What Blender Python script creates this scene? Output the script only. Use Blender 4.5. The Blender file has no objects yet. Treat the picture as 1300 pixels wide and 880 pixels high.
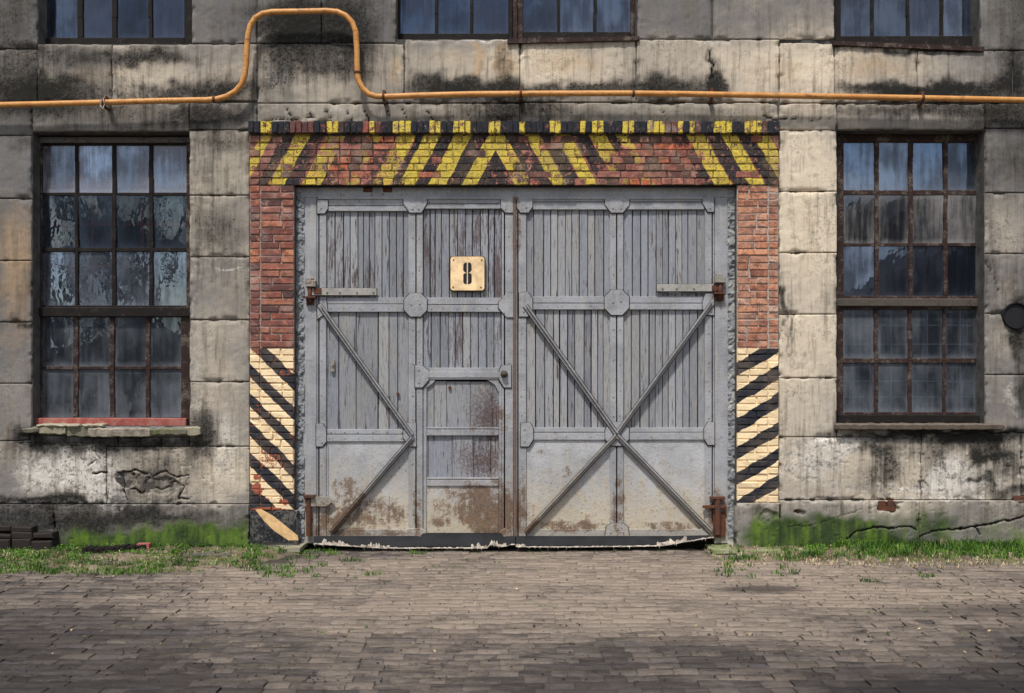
import bpy, bmesh, math, random
import numpy as np
from mathutils import Vector
S = bpy.context.scene
COL = S.collection
rnd = random.Random(7)
R = math.radians

# ------------------------------------------------------------------ camera, sky, sun
CAM_D, CAM_H, FPX = 10.5, 1.83, 1260.0          # distance to wall face, eye height, focal length in photo pixels
cam = bpy.data.cameras.new('camera'); camo = bpy.data.objects.new('camera', cam); COL.objects.link(camo)
camo.location = (0, -CAM_D, CAM_H); camo.rotation_euler = (R(90), 0, 0)
cam.sensor_width = 36; cam.lens = 36*FPX/1300; cam.shift_y = 40/1300; cam.clip_start = .05; cam.clip_end = 2000
S.camera = camo
SUN_EL, SUN_AZ = 60, 200                         # azimuth measured so the sun stands behind and left of the camera
world = bpy.data.worlds.new('World'); S.world = world; world.use_nodes = True
wn = world.node_tree; wn.nodes.clear()
sky = wn.nodes.new('ShaderNodeTexSky'); sky.sky_type = 'NISHITA'; sky.sun_disc = False
sky.sun_elevation = R(SUN_EL); sky.sun_rotation = R(SUN_AZ); sky.air_density = 1.3; sky.dust_density = 1.5
bg = wn.nodes.new('ShaderNodeBackground'); out = wn.nodes.new('ShaderNodeOutputWorld')
tc = wn.nodes.new('ShaderNodeTexCoord'); nz = wn.nodes.new('ShaderNodeTexNoise')
nz.inputs['Scale'].default_value = 2.6; nz.inputs['Detail'].default_value = 7; nz.inputs['Roughness'].default_value = .6
mp = wn.nodes.new('ShaderNodeMapping'); mp.inputs['Scale'].default_value = (1, 1, 2.2)
rp = wn.nodes.new('ShaderNodeValToRGB'); rp.color_ramp.elements[0].position = .40; rp.color_ramp.elements[1].position = .62
mx = wn.nodes.new('ShaderNodeMix'); mx.data_type = 'RGBA'; mx.inputs['B'].default_value = (8.5, 8.5, 8.7, 1)
wn.links.new(tc.outputs['Generated'], mp.inputs['Vector']); wn.links.new(mp.outputs[0], nz.inputs['Vector'])
wn.links.new(nz.outputs['Fac'], rp.inputs[0]); wn.links.new(rp.outputs[0], mx.inputs['Factor'])
wn.links.new(sky.outputs[0], mx.inputs['A']); wn.links.new(mx.outputs['Result'], bg.inputs[0]); wn.links.new(bg.outputs[0], out.inputs[0])
bg.inputs[1].default_value = 0.085
sun = bpy.data.lights.new('sun', 'SUN'); suno = bpy.data.objects.new('sun', sun); COL.objects.link(suno)
sun.energy = 2.9; sun.angle = R(5); sun.color = (1, .95, .88)
el, az = R(SUN_EL), R(SUN_AZ)
sd = Vector((math.sin(az)*math.cos(el), math.cos(az)*math.cos(el), math.sin(el)))   # towards the sun
suno.rotation_euler = sd.to_track_quat('Z', 'Y').to_euler()
S.view_settings.view_transform = 'Standard'; S.view_settings.look = 'None'; S.view_settings.gamma = 1
S.view_settings.exposure = 0.50

# ------------------------------------------------------------------ helpers
def P(px, py, y=0.0):
    k = (CAM_D+y)/FPX
    return ((px-650)*k, CAM_H+(480-py)*k)
def G(px, py):                                   # pixel -> point of the ground z=0
    d = CAM_H*FPX/(py-480)
    return ((px-650)*d/FPX, d-CAM_D)
def lerp(a, b, t): return a+(b-a)*t
def sstep(a, b, x):
    t = np.clip((x-a)/(b-a), 0, 1); return t*t*(3-2*t)
def vnoise(x, z, seed=0):
    xi = np.floor(x).astype(np.int64); zi = np.floor(z).astype(np.int64)
    fx = x-xi; fz = z-zi; fx = fx*fx*(3-2*fx); fz = fz*fz*(3-2*fz)
    def h(a, b):
        n = (a*374761393+b*668265263+seed*974634777) & 0x7fffffff
        n = ((n ^ (n >> 13))*1274126177) & 0x7fffffff
        return ((n ^ (n >> 16)) & 0xffff)/65535.0
    return (h(xi, zi)*(1-fx)+h(xi+1, zi)*fx)*(1-fz)+(h(xi, zi+1)*(1-fx)+h(xi+1, zi+1)*fx)*fz
def fbm(x, z, s=1.0, o=4, seed=0):
    v = 0; a = .5; t = 0
    for i in range(o):
        v = v+a*vnoise(x*s*2**i+17.3*i, z*s*2**i-9.1*i, seed+i); t += a; a *= .5
    return v/t

def link(o): COL.objects.link(o); return o
ORG = {}
def thing(name, label, cat, loc=(0, 0, 0), group=None, kind=None):
    o = link(bpy.data.objects.new(name, None)); o.location = loc; o.empty_display_size = .2
    ORG[o.name] = Vector(loc)
    if label: o['label'] = label
    if cat: o['category'] = cat
    if group: o['group'] = group
    if kind: o['kind'] = kind
    return o
def tag(o, label=None, cat=None, group=None, kind=None):
    if label: o['label'] = label
    if cat: o['category'] = cat
    if group: o['group'] = group
    if kind: o['kind'] = kind
    return o
def put(name, me, loc, mat=None, parent=None):
    o = link(bpy.data.objects.new(name, me))
    if mat and not me.materials: me.materials.append(mat)
    loc = Vector(loc)
    ORG[o.name] = loc.copy()
    if parent is not None:
        o.parent = parent; o.location = loc-ORG[parent.name]
    else: o.location = loc
    return o
def mk(name, verts, faces, mat, parent=None, smooth=False, attrs=None, origin=None):
    v = np.asarray(verts, dtype=float)
    c = np.array(origin) if origin is not None else (v.min(0)+v.max(0))/2
    me = bpy.data.meshes.new(name)
    me.from_pydata((v-c).tolist(), [], faces if isinstance(faces, list) else faces.tolist()); me.update()
    if smooth: me.polygons.foreach_set('use_smooth', [True]*len(me.polygons))
    if attrs:
        for k, a in attrs.items():
            at = me.attributes.new(k, 'FLOAT', 'POINT'); at.data.foreach_set('value', np.asarray(a, dtype=np.float32))
    return put(name, me, c, mat, parent)
BF = [(0, 3, 2, 1), (4, 5, 6, 7), (0, 1, 5, 4), (1, 2, 6, 5), (2, 3, 7, 6), (3, 0, 4, 7)]
class MB:
    def __init__(s): s.v = []; s.f = []
    def add(s, v, f):
        b = len(s.v); s.v += [tuple(map(float, p)) for p in v]; s.f += [tuple(i+b for i in q) for q in f]; return s
    def box(s, x0, x1, y0, y1, z0, z1):          # y0 front, y1 back
        return s.add([(x0, y0, z0), (x1, y0, z0), (x1, y1, z0), (x0, y1, z0), (x0, y0, z1), (x1, y0, z1), (x1, y1, z1), (x0, y1, z1)], BF)
    def pbox(s, a, b, c, d, yf, yb, bev=.003, jit=0.0):   # pixel rectangle a,b - c,d seen at depth yf, chamfered front edge
        x0, z1 = P(a, b, yf); x1, z0 = P(c, d, yf)
        return s.wbox(x0, z0, x1, z1, yf, yb, bev, jit)
    def wbox(s, x0, z0, x1, z1, yf, yb, bev=.003, jit=0.0):
        j = lambda: rnd.uniform(-jit, jit)
        e = min(bev, (x1-x0)*.3, (z1-z0)*.3)
        co = [(x0+j(), z0+j()), (x1+j(), z0+j()), (x1+j(), z1+j()), (x0+j(), z1+j())]
        sg = [(1, 1), (-1, 1), (-1, -1), (1, -1)]
        v = [(x, yb, z) for x, z in co]+[(x, yf+e, z) for x, z in co]+[(x+sx*e, yf, z+sz*e) for (x, z), (sx, sz) in zip(co, sg)]
        f = [(3, 2, 1, 0), (8, 9, 10, 11)]
        for i in range(4):
            k = (i+1) % 4; f += [(i, k, 4+k, 4+i), (4+i, 4+k, 8+k, 8+i)]
        return s.add(v, f)
    def poly(s, pts, yf, yb, bev=.003):          # extruded convex-ish polygon, pts in pixels, listed any way round
        w = [P(x, y, yf) for x, y in pts]
        A = sum(w[i][0]*w[(i+1) % len(w)][1]-w[(i+1) % len(w)][0]*w[i][1] for i in range(len(w)))
        if A < 0: w = w[::-1]
        n = len(w); cx = sum(p[0] for p in w)/n; cz = sum(p[1] for p in w)/n
        ins = []
        for x, z in w:
            d = math.hypot(x-cx, z-cz) or 1; ins.append((x+(cx-x)/d*bev, z+(cz-z)/d*bev))
        v = [(x, yb, z) for x, z in w]+[(x, yf+bev, z) for x, z in w]+[(x, yf, z) for x, z in ins]
        f = [tuple(range(n-1, -1, -1)), tuple(range(2*n, 3*n))]
        for i in range(n):
            k = (i+1) % n; f += [(i, k, n+k, n+i), (n+i, n+k, 2*n+k, 2*n+i)]
        return s.add(v, f)
    def cyl(s, p0, p1, r0, r1=None, n=10, cap=True):
        r1 = r0 if r1 is None else r1
        p0, p1 = Vector(p0), Vector(p1); d = (p1-p0).normalized()
        u = d.cross(Vector((0, 0, 1)) if abs(d.z) < .9 else Vector((1, 0, 0))).normalized(); w = d.cross(u)
        v = []
        for p, r in ((p0, r0), (p1, r1)):
            for i in range(n):
                a = 2*math.pi*i/n; v.append(p+u*math.cos(a)*r+w*math.sin(a)*r)
        f = [(i, (i+1) % n, n+(i+1) % n, n+i) for i in range(n)]
        if cap: f += [tuple(range(n-1, -1, -1)), tuple(range(n, 2*n))]
        return s.add(v, f)
    def tube(s, pts, r, n=12):
        pts = [Vector(p) for p in pts]; N = len(pts); v = []; ref = Vector((0, 1, 0))
        for i, p in enumerate(pts):
            d = (pts[min(i+1, N-1)]-pts[max(i-1, 0)]).normalized()
            u = ref-d*ref.dot(d); u.normalize(); w = d.cross(u)
            rr = r if not isinstance(r, (list, tuple)) else r[i]
            for k in range(n):
                a = 2*math.pi*k/n; v.append(p+u*math.cos(a)*rr+w*math.sin(a)*rr)
        f = []
        for i in range(N-1):
            for k in range(n):
                a = i*n+k; b = i*n+(k+1) % n; f.append((a, b, b+n, a+n))
        f += [tuple(range(n-1, -1, -1)), tuple(range((N-1)*n, N*n))]
        return s.add(v, f)
    def build(s, name, mat, parent=None, smooth=False, **k): return mk(name, s.v, s.f, mat, parent, smooth, **k)

# ------------------------------------------------------------------ material DSL
class MT:
    def __init__(s, name):
        s.m = bpy.data.materials.new(name); s.m.use_nodes = True; s.t = s.m.node_tree; s.t.nodes.clear()
        s.out = s.t.nodes.new('ShaderNodeOutputMaterial'); s.pos = s.t.nodes.new('ShaderNodeNewGeometry').outputs['Position']
        s.oi = s.t.nodes.new('ShaderNodeObjectInfo'); s._xyz = None
    def L(s, v, sock):
        if isinstance(v, bpy.types.NodeSocket): s.t.links.new(v, sock)
        elif isinstance(v, (tuple, list)) and sock.type == 'RGBA' and len(v) == 3: sock.default_value = (*v, 1)
        else: sock.default_value = v
    def math(s, op, a, b=0.0, c=0.0, clamp=False):
        n = s.t.nodes.new('ShaderNodeMath'); n.operation = op; n.use_clamp = clamp
        s.L(a, n.inputs[0]); s.L(b, n.inputs[1])
        if op in ('MULTIPLY_ADD', 'SMOOTH_MIN', 'WRAP'): s.L(c, n.inputs[2])
        return n.outputs[0]
    def add(s, *a):
        r = a[0]
        for b in a[1:]: r = s.math('ADD', r, b)
        return r
    def mul(s, *a):
        r = a[0]
        for b in a[1:]: r = s.math('MULTIPLY', r, b)
        return r
    def mix(s, f, a, b, mode='MIX'):
        n = s.t.nodes.new('ShaderNodeMix'); n.data_type = 'RGBA'; n.blend_type = mode; n.clamp_factor = True
        s.L(f, n.inputs['Factor']); s.L(a, n.inputs['A']) if isinstance(a, bpy.types.NodeSocket) else n.inputs['A'].__setattr__('default_value', (*a, 1))
        s.L(b, n.inputs['B']) if isinstance(b, bpy.types.NodeSocket) else n.inputs['B'].__setattr__('default_value', (*b, 1))
        return n.outputs['Result']
    def mr(s, v, a, b, c=0.0, d=1.0, smooth=True):
        n = s.t.nodes.new('ShaderNodeMapRange'); n.interpolation_type = 'SMOOTHSTEP' if smooth else 'LINEAR'
        s.L(v, n.inputs[0]); n.inputs[1].default_value = a; n.inputs[2].default_value = b; n.inputs[3].default_value = c; n.inputs[4].default_value = d
        return n.outputs[0]
    def vscale(s, sc, off=None):
        n = s.t.nodes.new('ShaderNodeMapping'); n.inputs['Scale'].default_value = sc; s.t.links.new(s.pos, n.inputs[0])
        if off is not None:
            c = s.t.nodes.new('ShaderNodeCombineXYZ'); m = s.mul(s.oi.outputs['Random'], off)
            for i in range(3): s.L(m, c.inputs[i])
            s.t.links.new(c.outputs[0], n.inputs['Location'])
        return n.outputs[0]
    def noise(s, scale=5, detail=5, rough=.55, vec=None, dist=0.0):
        n = s.t.nodes.new('ShaderNodeTexNoise'); s.L(vec if vec is not None else s.pos, n.inputs['Vector'])
        n.inputs['Scale'].default_value = scale; n.inputs['Detail'].default_value = detail; n.inputs['Roughness'].default_value = rough; n.inputs['Distortion'].default_value = dist
        return n.outputs['Fac']
    def vor(s, scale=5, vec=None, feat='F1', out='Distance'):
        n = s.t.nodes.new('ShaderNodeTexVoronoi'); s.L(vec if vec is not None else s.pos, n.inputs['Vector']); n.feature = feat
        n.inputs['Scale'].default_value = scale; return n.outputs[out]
    def ramp(s, f, stops, interp='LINEAR'):
        n = s.t.nodes.new('ShaderNodeValToRGB'); cr = n.color_ramp; cr.interpolation = interp
        while len(cr.elements) < len(stops): cr.elements.new(.5)
        for e, (p, c) in zip(cr.elements, stops):
            e.position = p; e.color = (*c, 1) if len(c) == 3 else c
        s.L(f, n.inputs[0]); return n.outputs[0]
    def xyz(s):
        if s._xyz is None:
            n = s.t.nodes.new('ShaderNodeSeparateXYZ'); s.t.links.new(s.pos, n.inputs[0]); s._xyz = n.outputs
        return s._xyz
    def attr(s, name):
        n = s.t.nodes.new('ShaderNodeAttribute'); n.attribute_name = name; return n.outputs['Fac']
    def blob(s, px, py, rx, ry, y=0.0):          # 1 at the centre, 0 at the ellipse edge, placed at a wall spot
        cx, cz = P(px, py, y); x, _, z = s.xyz()
        a = s.math('MULTIPLY', s.math('SUBTRACT', x, cx), 120/rx); b = s.math('MULTIPLY', s.math('SUBTRACT', z, cz), 120/ry)
        d = s.math('SQRT', s.add(s.mul(a, a), s.mul(b, b))); return s.math('SUBTRACT', 1.0, d)
    def blobs(s, lst, y=0.0):
        r = None
        for b in lst:
            v = s.blob(*b, y=y); r = v if r is None else s.math('MAXIMUM', r, v)
        return s.math('MAXIMUM', r, 0.0)
    def bump(s, h, strength=.5, dist=.01, normal=None):
        n = s.t.nodes.new('ShaderNodeBump'); n.inputs['Strength'].default_value = strength; n.inputs['Distance'].default_value = dist
        s.L(h, n.inputs['Height'])
        if normal is not None: s.L(normal, n.inputs['Normal'])
        return n.outputs[0]
    def pbr(s, col, rough=.8, normal=None, metal=0.0, spec=.4):
        n = s.t.nodes.new('ShaderNodeBsdfPrincipled'); s.L(col, n.inputs['Base Color']); s.L(rough, n.inputs['Roughness'])
        s.L(metal, n.inputs['Metallic']); s.L(spec, n.inputs['Specular IOR Level'])
        if normal is not None: s.L(normal, n.inputs['Normal'])
        s.t.links.new(n.outputs[0], s.out.inputs[0]); return s.m

def m_simple(name, col, var=.25, rough=.8, scale=12, bump=.3, bd=.004):
    s = MT(name); n = s.noise(scale, 6, .6); n2 = s.noise(scale*6, 4, .6)
    c = s.mix(s.mr(n, .3, .7), tuple(c*(1-var) for c in col), tuple(min(1, c*(1+var)) for c in col))
    return s.pbr(c, rough, s.bump(s.add(n, n2), bump, bd))

def m_concrete():
    s = MT('weathered_concrete')
    so, ti, wa, mo, cr, wh = (s.attr(k) for k in ('soot', 'tint', 'warm', 'moss', 'crack', 'white'))  # soot also carries the painted corner vignette
    nA = s.noise(1.6, 6, .62); nB = s.noise(8, 10, .72); nC = s.noise(70, 6, .75); nD = s.noise(24, 9, .78); nE = s.noise(150, 3, .6)
    st = s.noise(1, 7, .65, s.vscale((14, 14, 1.3))); st2 = s.noise(1, 6, .65, s.vscale((45, 45, 3)))
    ce = lambda n, k: s.mul(s.math('SUBTRACT', n, .5), k)
    nF = s.noise(.55, 5, .6)
    c = s.mix(s.mr(s.add(ti, ce(nA, .8), ce(nB, .25)), .05, .95), (.135, .132, .135), (.68, .585, .455))
    c = s.mix(s.mul(s.mr(nF, .45, .65), .35), c, (.24, .225, .215))
    c = s.mix(s.mul(s.mr(s.add(wa, ce(nB, .7)), .25, 1.1), .6), c, (.48, .31, .16))
    c = s.mix(s.mul(s.mr(s.add(wh, ce(nD, 1.2), ce(nB, 1.0)), .35, .75), .85), c, (.66, .62, .57))
    c = s.mix(s.mul(s.mr(s.add(wh, ce(nB, -.9)), .25, .6), s.mr(s.add(nD, ce(nB, .5)), .53, .57), .75), c, (.15, .142, .13))
    c = s.mix(s.mul(s.mr(nB, .50, .64), .42), c, (.22, .195, .165))
    c = s.mix(s.mul(s.mr(nA, .50, .62), s.mr(nD, .53, .58), .55), c, (.12, .11, .10))
    c = s.mix(s.mul(s.mr(st, .49, .64), .48), c, (.17, .14, .105))
    c = s.mix(s.mul(s.mr(st2, .56, .64), .22), c, (.13, .12, .11))
    c = s.mix(s.mul(s.mr(s.add(nC, ce(nA, .3)), .59, .64), .55), c, (.07, .065, .06))
    c = s.mix(s.mul(s.mr(nE, .61, .68), .25), c, (.66, .62, .55))
    hz = s.noise(1, 7, .65, s.vscale((2.2, 2.2, 12)))
    k = s.add(so, ce(nB, .75), ce(hz, .4), ce(st, .9), ce(st2, .5))
    c = s.mix(s.mul(s.mr(k, .05, 1.0), .86), c, (.028, .026, .024))
    k2 = s.add(s.mul(so, .62), ce(nD, 2.2), ce(nC, 1.8), ce(nB, .6))
    c = s.mix(s.mul(s.mr(k2, .46, .78), .85), c, (.010, .010, .009))
    g = s.add(s.mul(mo, .80), ce(nB, .5), ce(st, .7), ce(nD, .35), ce(nA, .5))
    mc = s.mix(s.mr(s.add(nA, ce(st, .8), ce(nC, .5)), .36, .66), (.016, .040, .005), (.090, .165, .012))
    c = s.mix(s.mul(s.mr(g, .20, 1.25), .92), c, mc)
    c = s.mix(s.mr(cr, .15, .8), c, (.02, .018, .015))
    h = s.add(s.mul(nB, .8), s.mul(nD, .6), s.mul(nC, .35), s.mul(g, .2))
    return s.pbr(c, .92, s.bump(h, .6, .010), spec=.2)

# painted stripes on the brickwork: bands measured along a slanted axis
def band_ramp(s, u, lo, hi, bands, base):
    f = s.mr(u, lo, hi, 0, 1, smooth=False)
    stops = [(0.0, base)]
    for a, b, c in bands:
        stops.append(((a-lo)/(hi-lo), c)); stops.append(((b-lo)/(hi-lo), base))
    return s.ramp(f, stops, 'CONSTANT')
BR_LEFT = [(0, (.07, .035, .035)), (.16, (.20, .065, .05)), (.34, (.33, .10, .06)), (.5, (.19, .08, .07)), (.66, (.42, .15, .08)), (.8, (.28, .11, .09)), (.92, (.34, .12, .08)), (1, (.60, .27, .13))]
BR_RIGHT = [(0, (.25, .10, .075)), (.15, (.42, .17, .10)), (.4, (.58, .25, .14)), (.6, (.48, .25, .17)), (.8, (.62, .28, .15)), (1, (.56, .37, .28))]
BR_LINT = [(0, (.05, .035, .04)), (.22, (.16, .06, .055)), (.35, (.28, .09, .07)), (.5, (.36, .14, .115)), (.7, (.31, .11, .09)), (.86, (.50, .12, .05)), (1, (.40, .18, .14))]
K_, Y_, B_ = (1, 0, 0), (0, 1, 0), (0, 0, 0)      # black paint, yellow paint, bare
def m_brick(name, cols, mode, mortar=False, jointcol=(.40, .34, .30)):
    s = MT(name); x, y, z = s.xyz()
    n1 = s.noise(14, 6, .65); n2 = s.noise(60, 6, .7); n3 = s.noise(3, 4, .6); nw = s.noise(5, 3, .5)
    if mortar: c = s.mix(s.mr(n1, .3, .7), tuple(q*.55 for q in jointcol), jointcol)
    else:
        c = s.ramp(s.oi.outputs['Random'], cols)
        c = s.mix(s.mul(s.mr(n1, .46, .62), .60), c, (.11, .05, .045))
        c = s.mix(s.mul(s.mr(n2, .50, .60), .70), c, (.06, .035, .033))
        c = s.mix(s.mul(s.mr(n1, .44, .34), .45), c, (.62, .30, .18))
        c = s.mix(s.mul(s.mr(s.add(n3, s.mul(s.math('SUBTRACT', n2, .5), .6)), .50, .68), .45), c, (.44, .37, .33))
    px = s.math('MULTIPLY_ADD', x, 120.0, 650.0); py = s.math('MULTIPLY_ADD', z, -120.0, 480+CAM_H*120)
    wob = s.mul(s.math('SUBTRACT', nw, .5), 9.0)
    yel = (.62, .48, .07); blk = (.018, .02, .028); crm = (.88, .69, .43)
    wear = None
    if mode in ('left', 'right'):
        rnd_ = s.mul(s.math('SUBTRACT', n1, .5), 4.0)
        if mode == 'left':
            u = s.add(s.math('SUBTRACT', py, s.mul(s.math('SUBTRACT', px, 317.0), .96)), wob, rnd_)
            cb = [(385, 404), (419, 439), (446-2, 462), (479, 499), (516, 535), (552, 573), (591, 612)]
            cb = [(382, 421), (441, 462)]+cb[3:]
            bands = [(a, b, Y_) for a, b in cb]; lo, hi = 380, 650
        else:
            u = s.add(s.math('SUBTRACT', py, s.mul(s.math('SUBTRACT', 989.0, px), .60)), wob, rnd_)
            # u = height where the band meets the outer (right) edge
            bands = [(a, b, Y_) for a, b in [(395, 428), (446, 463), (481, 498), (517, 534), (551, 567), (584, 602), (618, 640)]]; lo, hi = 380, 650
        fac = band_ramp(s, u, lo, hi, bands, K_)
        inz = s.mr(s.add(py, s.mul(s.math('SUBTRACT', n1, .5), 3)), 442.0, 443.2)
        wear = s.mr(s.add(n1, s.mul(s.math('SUBTRACT', n2, .5), .5), s.mul(s.mr(py, 590, 640), .05)), .77, .80)
        sep = s.t.nodes.new('ShaderNodeSeparateColor'); s.t.links.new(fac, sep.inputs[0])
        pc = s.mix(sep.outputs[1], blk, crm)
        pc = s.mix(s.mul(s.mr(n3, .4, .7), .25), pc, (.30, .22, .15))
        f = s.mul(inz, s.math('SUBTRACT', 1.0, wear))
        # the lowest lintel stripes spill a little on to the pier
        c = s.mix(f, c, pc)
        if mode == 'left':
            red = s.blobs([(326, 606, 6, 5), (327, 622, 9, 9), (362, 637, 7, 6), (340, 647, 30, 5)])
            c = s.mix(s.mr(s.add(s.mul(red, 1.6), -.05, s.mul(s.math('SUBTRACT', n1, .5), .9), s.mul(s.math('SUBTRACT', n2, .5), 1.0), s.mul(s.math('SUBTRACT', s.oi.outputs['Random'], .5), .7)), .25, .35), c, (.30, .09, .05))
    if mode == 'lintel':
        rnd_ = s.mul(s.math('SUBTRACT', n1, .5), 5.0)
        dy = s.math('SUBTRACT', 233.0, py)
        ul = s.add(s.math('SUBTRACT', px, s.mul(dy, .52)), s.mul(wob, .7), rnd_)
        ur = s.add(px, s.mul(dy, .56), s.mul(wob, .7), rnd_)
        LB = [(300, 314, Y_), (326, 341, K_), (343, 361, Y_), (362, 380, K_), (384, 407, Y_), (408, 430, K_), (434, 453, Y_), (455, 472, K_), (474, 496, Y_), (497, 507, K_), (507, 527, Y_), (527, 545, K_), (545, 567, Y_), (567, 587, K_), (587, 607, Y_), (607, 640, K_)]
        RB = [(618, 651, K_), (651, 674, Y_), (674, 699, K_), (700, 718, Y_), (719, 737, K_), (738, 757, Y_), (760, 779, K_), (782, 803, Y_), (803, 815, K_), (815, 830, Y_), (884, 900, K_)]
        RB2 = [(905, 928, Y_), (929, 948, K_), (949, 969, Y_), (970, 989, K_), (990, 1010, Y_)]
        fl = band_ramp(s, ul, 296, 700, LB[:15], B_); 
        fr = band_ramp(s, ur, 600, 1020, RB[1:10]+[(886, 904, K_)]+RB2, B_)
        # left half | right half: the centre chevron meets at px 631
        side = s.math('GREATER_THAN', px, 631.0)
        fac = s.mix(side, fl, fr)
        sep = s.t.nodes.new('ShaderNodeSeparateColor'); s.t.links.new(fac, sep.inputs[0])
        # between the centre legs all is black
        # coverage: strong in the middle and at the right end, patchy elsewhere
        cov = s.blobs([(575, 200, 130, 260), (350, 200, 90, 120), (945, 200, 80, 160), (720, 195, 80, 90), (700, 165, 400, 30)])
        w = s.add(s.mul(s.math('SUBTRACT', n1, .5), 2.6), s.mul(s.math('SUBTRACT', n2, .5), 2.2), s.mul(s.math('SUBTRACT', s.oi.outputs['Random'], .5), .40), s.mul(s.math('MINIMUM', cov, .6), .95), -.20)
        w = s.math('SUBTRACT', w, s.mul(s.math('GREATER_THAN', s.math('FRACT', s.mul(s.oi.outputs['Random'], 13.7)), .90), .8))
        k1 = s.mr(w, .02, .12); k2 = s.mr(w, .02, .14)
        tri = s.mul(s.math('LESS_THAN', s.math('ABSOLUTE', s.math('SUBTRACT', px, 629.0)), s.mul(s.math('SUBTRACT', py, 191.0), .54)), 1.0)
        c = s.mix(s.mul(s.math('MAXIMUM', sep.outputs[0], tri), k2), c, blk)
        c = s.mix(s.mul(s.math('SUBTRACT', 1.0, tri), sep.outputs[1], k1), c, tuple(q*.6 for q in yel) if mortar else yel)
        c = s.mix(s.mul(s.mr(s.add(n2, s.mul(s.math('SUBTRACT', n1, .5), .8)), .50, .60), .55), c, (.13, .085, .05)); c = s.mix(s.mul(s.mr(n3, .48, .66), .30), c, (.22, .16, .09))
    if mode == 'soldier':
        oc = s.oi.outputs['Color']; sep = s.t.nodes.new('ShaderNodeSeparateColor'); s.t.links.new(oc, sep.inputs[0])
        c = s.mix(s.mul(sep.outputs[0], s.mr(s.add(n1, s.mul(s.math('SUBTRACT', n2, .5), .4)), .62, .58)), c, blk)
        c = s.mix(s.mul(sep.outputs[1], s.mr(s.add(n1, s.mul(s.math('SUBTRACT', n2, .5), .9)), .58, .52)), c, yel)
    top = s.mr(s.add(py, s.mul(n1, 10)), 195, 160); 
    h = s.add(s.mul(n1, .8), s.mul(n2, .5))
    return s.pbr(c, .88 if not mode in ('left', 'right') else .7, s.bump(h, 1.0, .012), spec=.3)

RUST = [(622, 652, 46, 52), (636, 650, 30, 60), (600, 625, 40, 18), (628, 545, 30, 14), (560, 655, 22, 22), (635, 600, 8, 90), (530, 640, 8, 50), (720, 668, 60, 10), (850, 668, 50, 9), (460, 676, 70, 9), (575, 575, 26, 30), (662, 630, 8, 60), (618, 535, 34, 62), (628, 655, 26, 36), (600, 640, 60, 40), (440, 622, 26, 30), (470, 650, 60, 26), (656, 290, 9, 70), (402, 660, 14, 40),
        (912, 655, 16, 40), (912, 372, 12, 22), (720, 600, 10, 12), (420, 660, 30, 25), (403, 372, 10, 18), (785, 640, 12, 60), (665, 660, 16, 40)]
def m_steel(name, base=(.30, .312, .34), rustk=1.0, dirt=0.0):
    s = MT(name); x, y, z = s.xyz(); ce = lambda n, k: s.mul(s.math('SUBTRACT', n, .5), k)
    n1 = s.noise(8, 9, .72); n2 = s.noise(42, 8, .75); n3 = s.noise(2.2, 6, .65); st = s.noise(1, 8, .7, s.vscale((28, 28, 1.8))); n4 = s.noise(110, 4, .7)
    c = s.mix(s.mr(n3, .35, .65), tuple(q*.80 for q in base), tuple(q*1.15 for q in base))
    c = s.mix(s.mul(s.mr(st, .48, .68), .45), c, (.44, .40, .33))
    c = s.mix(s.mul(s.mr(n1, .52, .66), .40), c, (.20, .20, .21))
    c = s.mix(s.mul(s.mr(n2, .45, .36), .35), c, (.50, .50, .49))
    py = s.math('MULTIPLY_ADD', z, -120.0, 480+CAM_H*120)
    low = s.mr(s.add(py, ce(n1, 150), ce(st, 120)), 575, 690)
    wick = s.mul(s.math('MAXIMUM', s.blob(622, 652, 48, 50, y=.1), 0.0), 1.0)
    c = s.mix(s.mul(low, .65+dirt*.2), c, (.50, .42, .29) if dirt else (.36, .32, .25))
    c = s.mix(s.mul(s.mr(s.add(n2, s.mul(low, .02)), .60, .64), .75), c, (.09, .065, .055))
    c = s.mix(s.mul(s.mr(s.add(n4, ce(n1, .3)), .62, .66), .5), c, (.12, .06, .045))
    rb = s.blobs(RUST, y=.1)
    r = s.add(s.mul(s.math('MINIMUM', s.mul(rb, 1.3), .62), 1.05*rustk), ce(n4, 1.6), ce(n3, 1.2), ce(n1, 2.6), ce(n2, 1.6), ce(st, 1.0), s.mul(low, .12*rustk), .02*rustk, s.mul(wick, .75))
    rc = s.mix(s.mr(n2, .38, .62), (.045, .028, .022), (.19, .105, .055))
    c = s.mix(s.mul(s.mr(r, .42, .95), .88), c, rc)
    return s.pbr(c, s.mr(n2, .3, .7, .45, .7), s.bump(s.add(s.mul(n1, .8), n2, s.mul(r, .3)), .7, .007), spec=.4)

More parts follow.
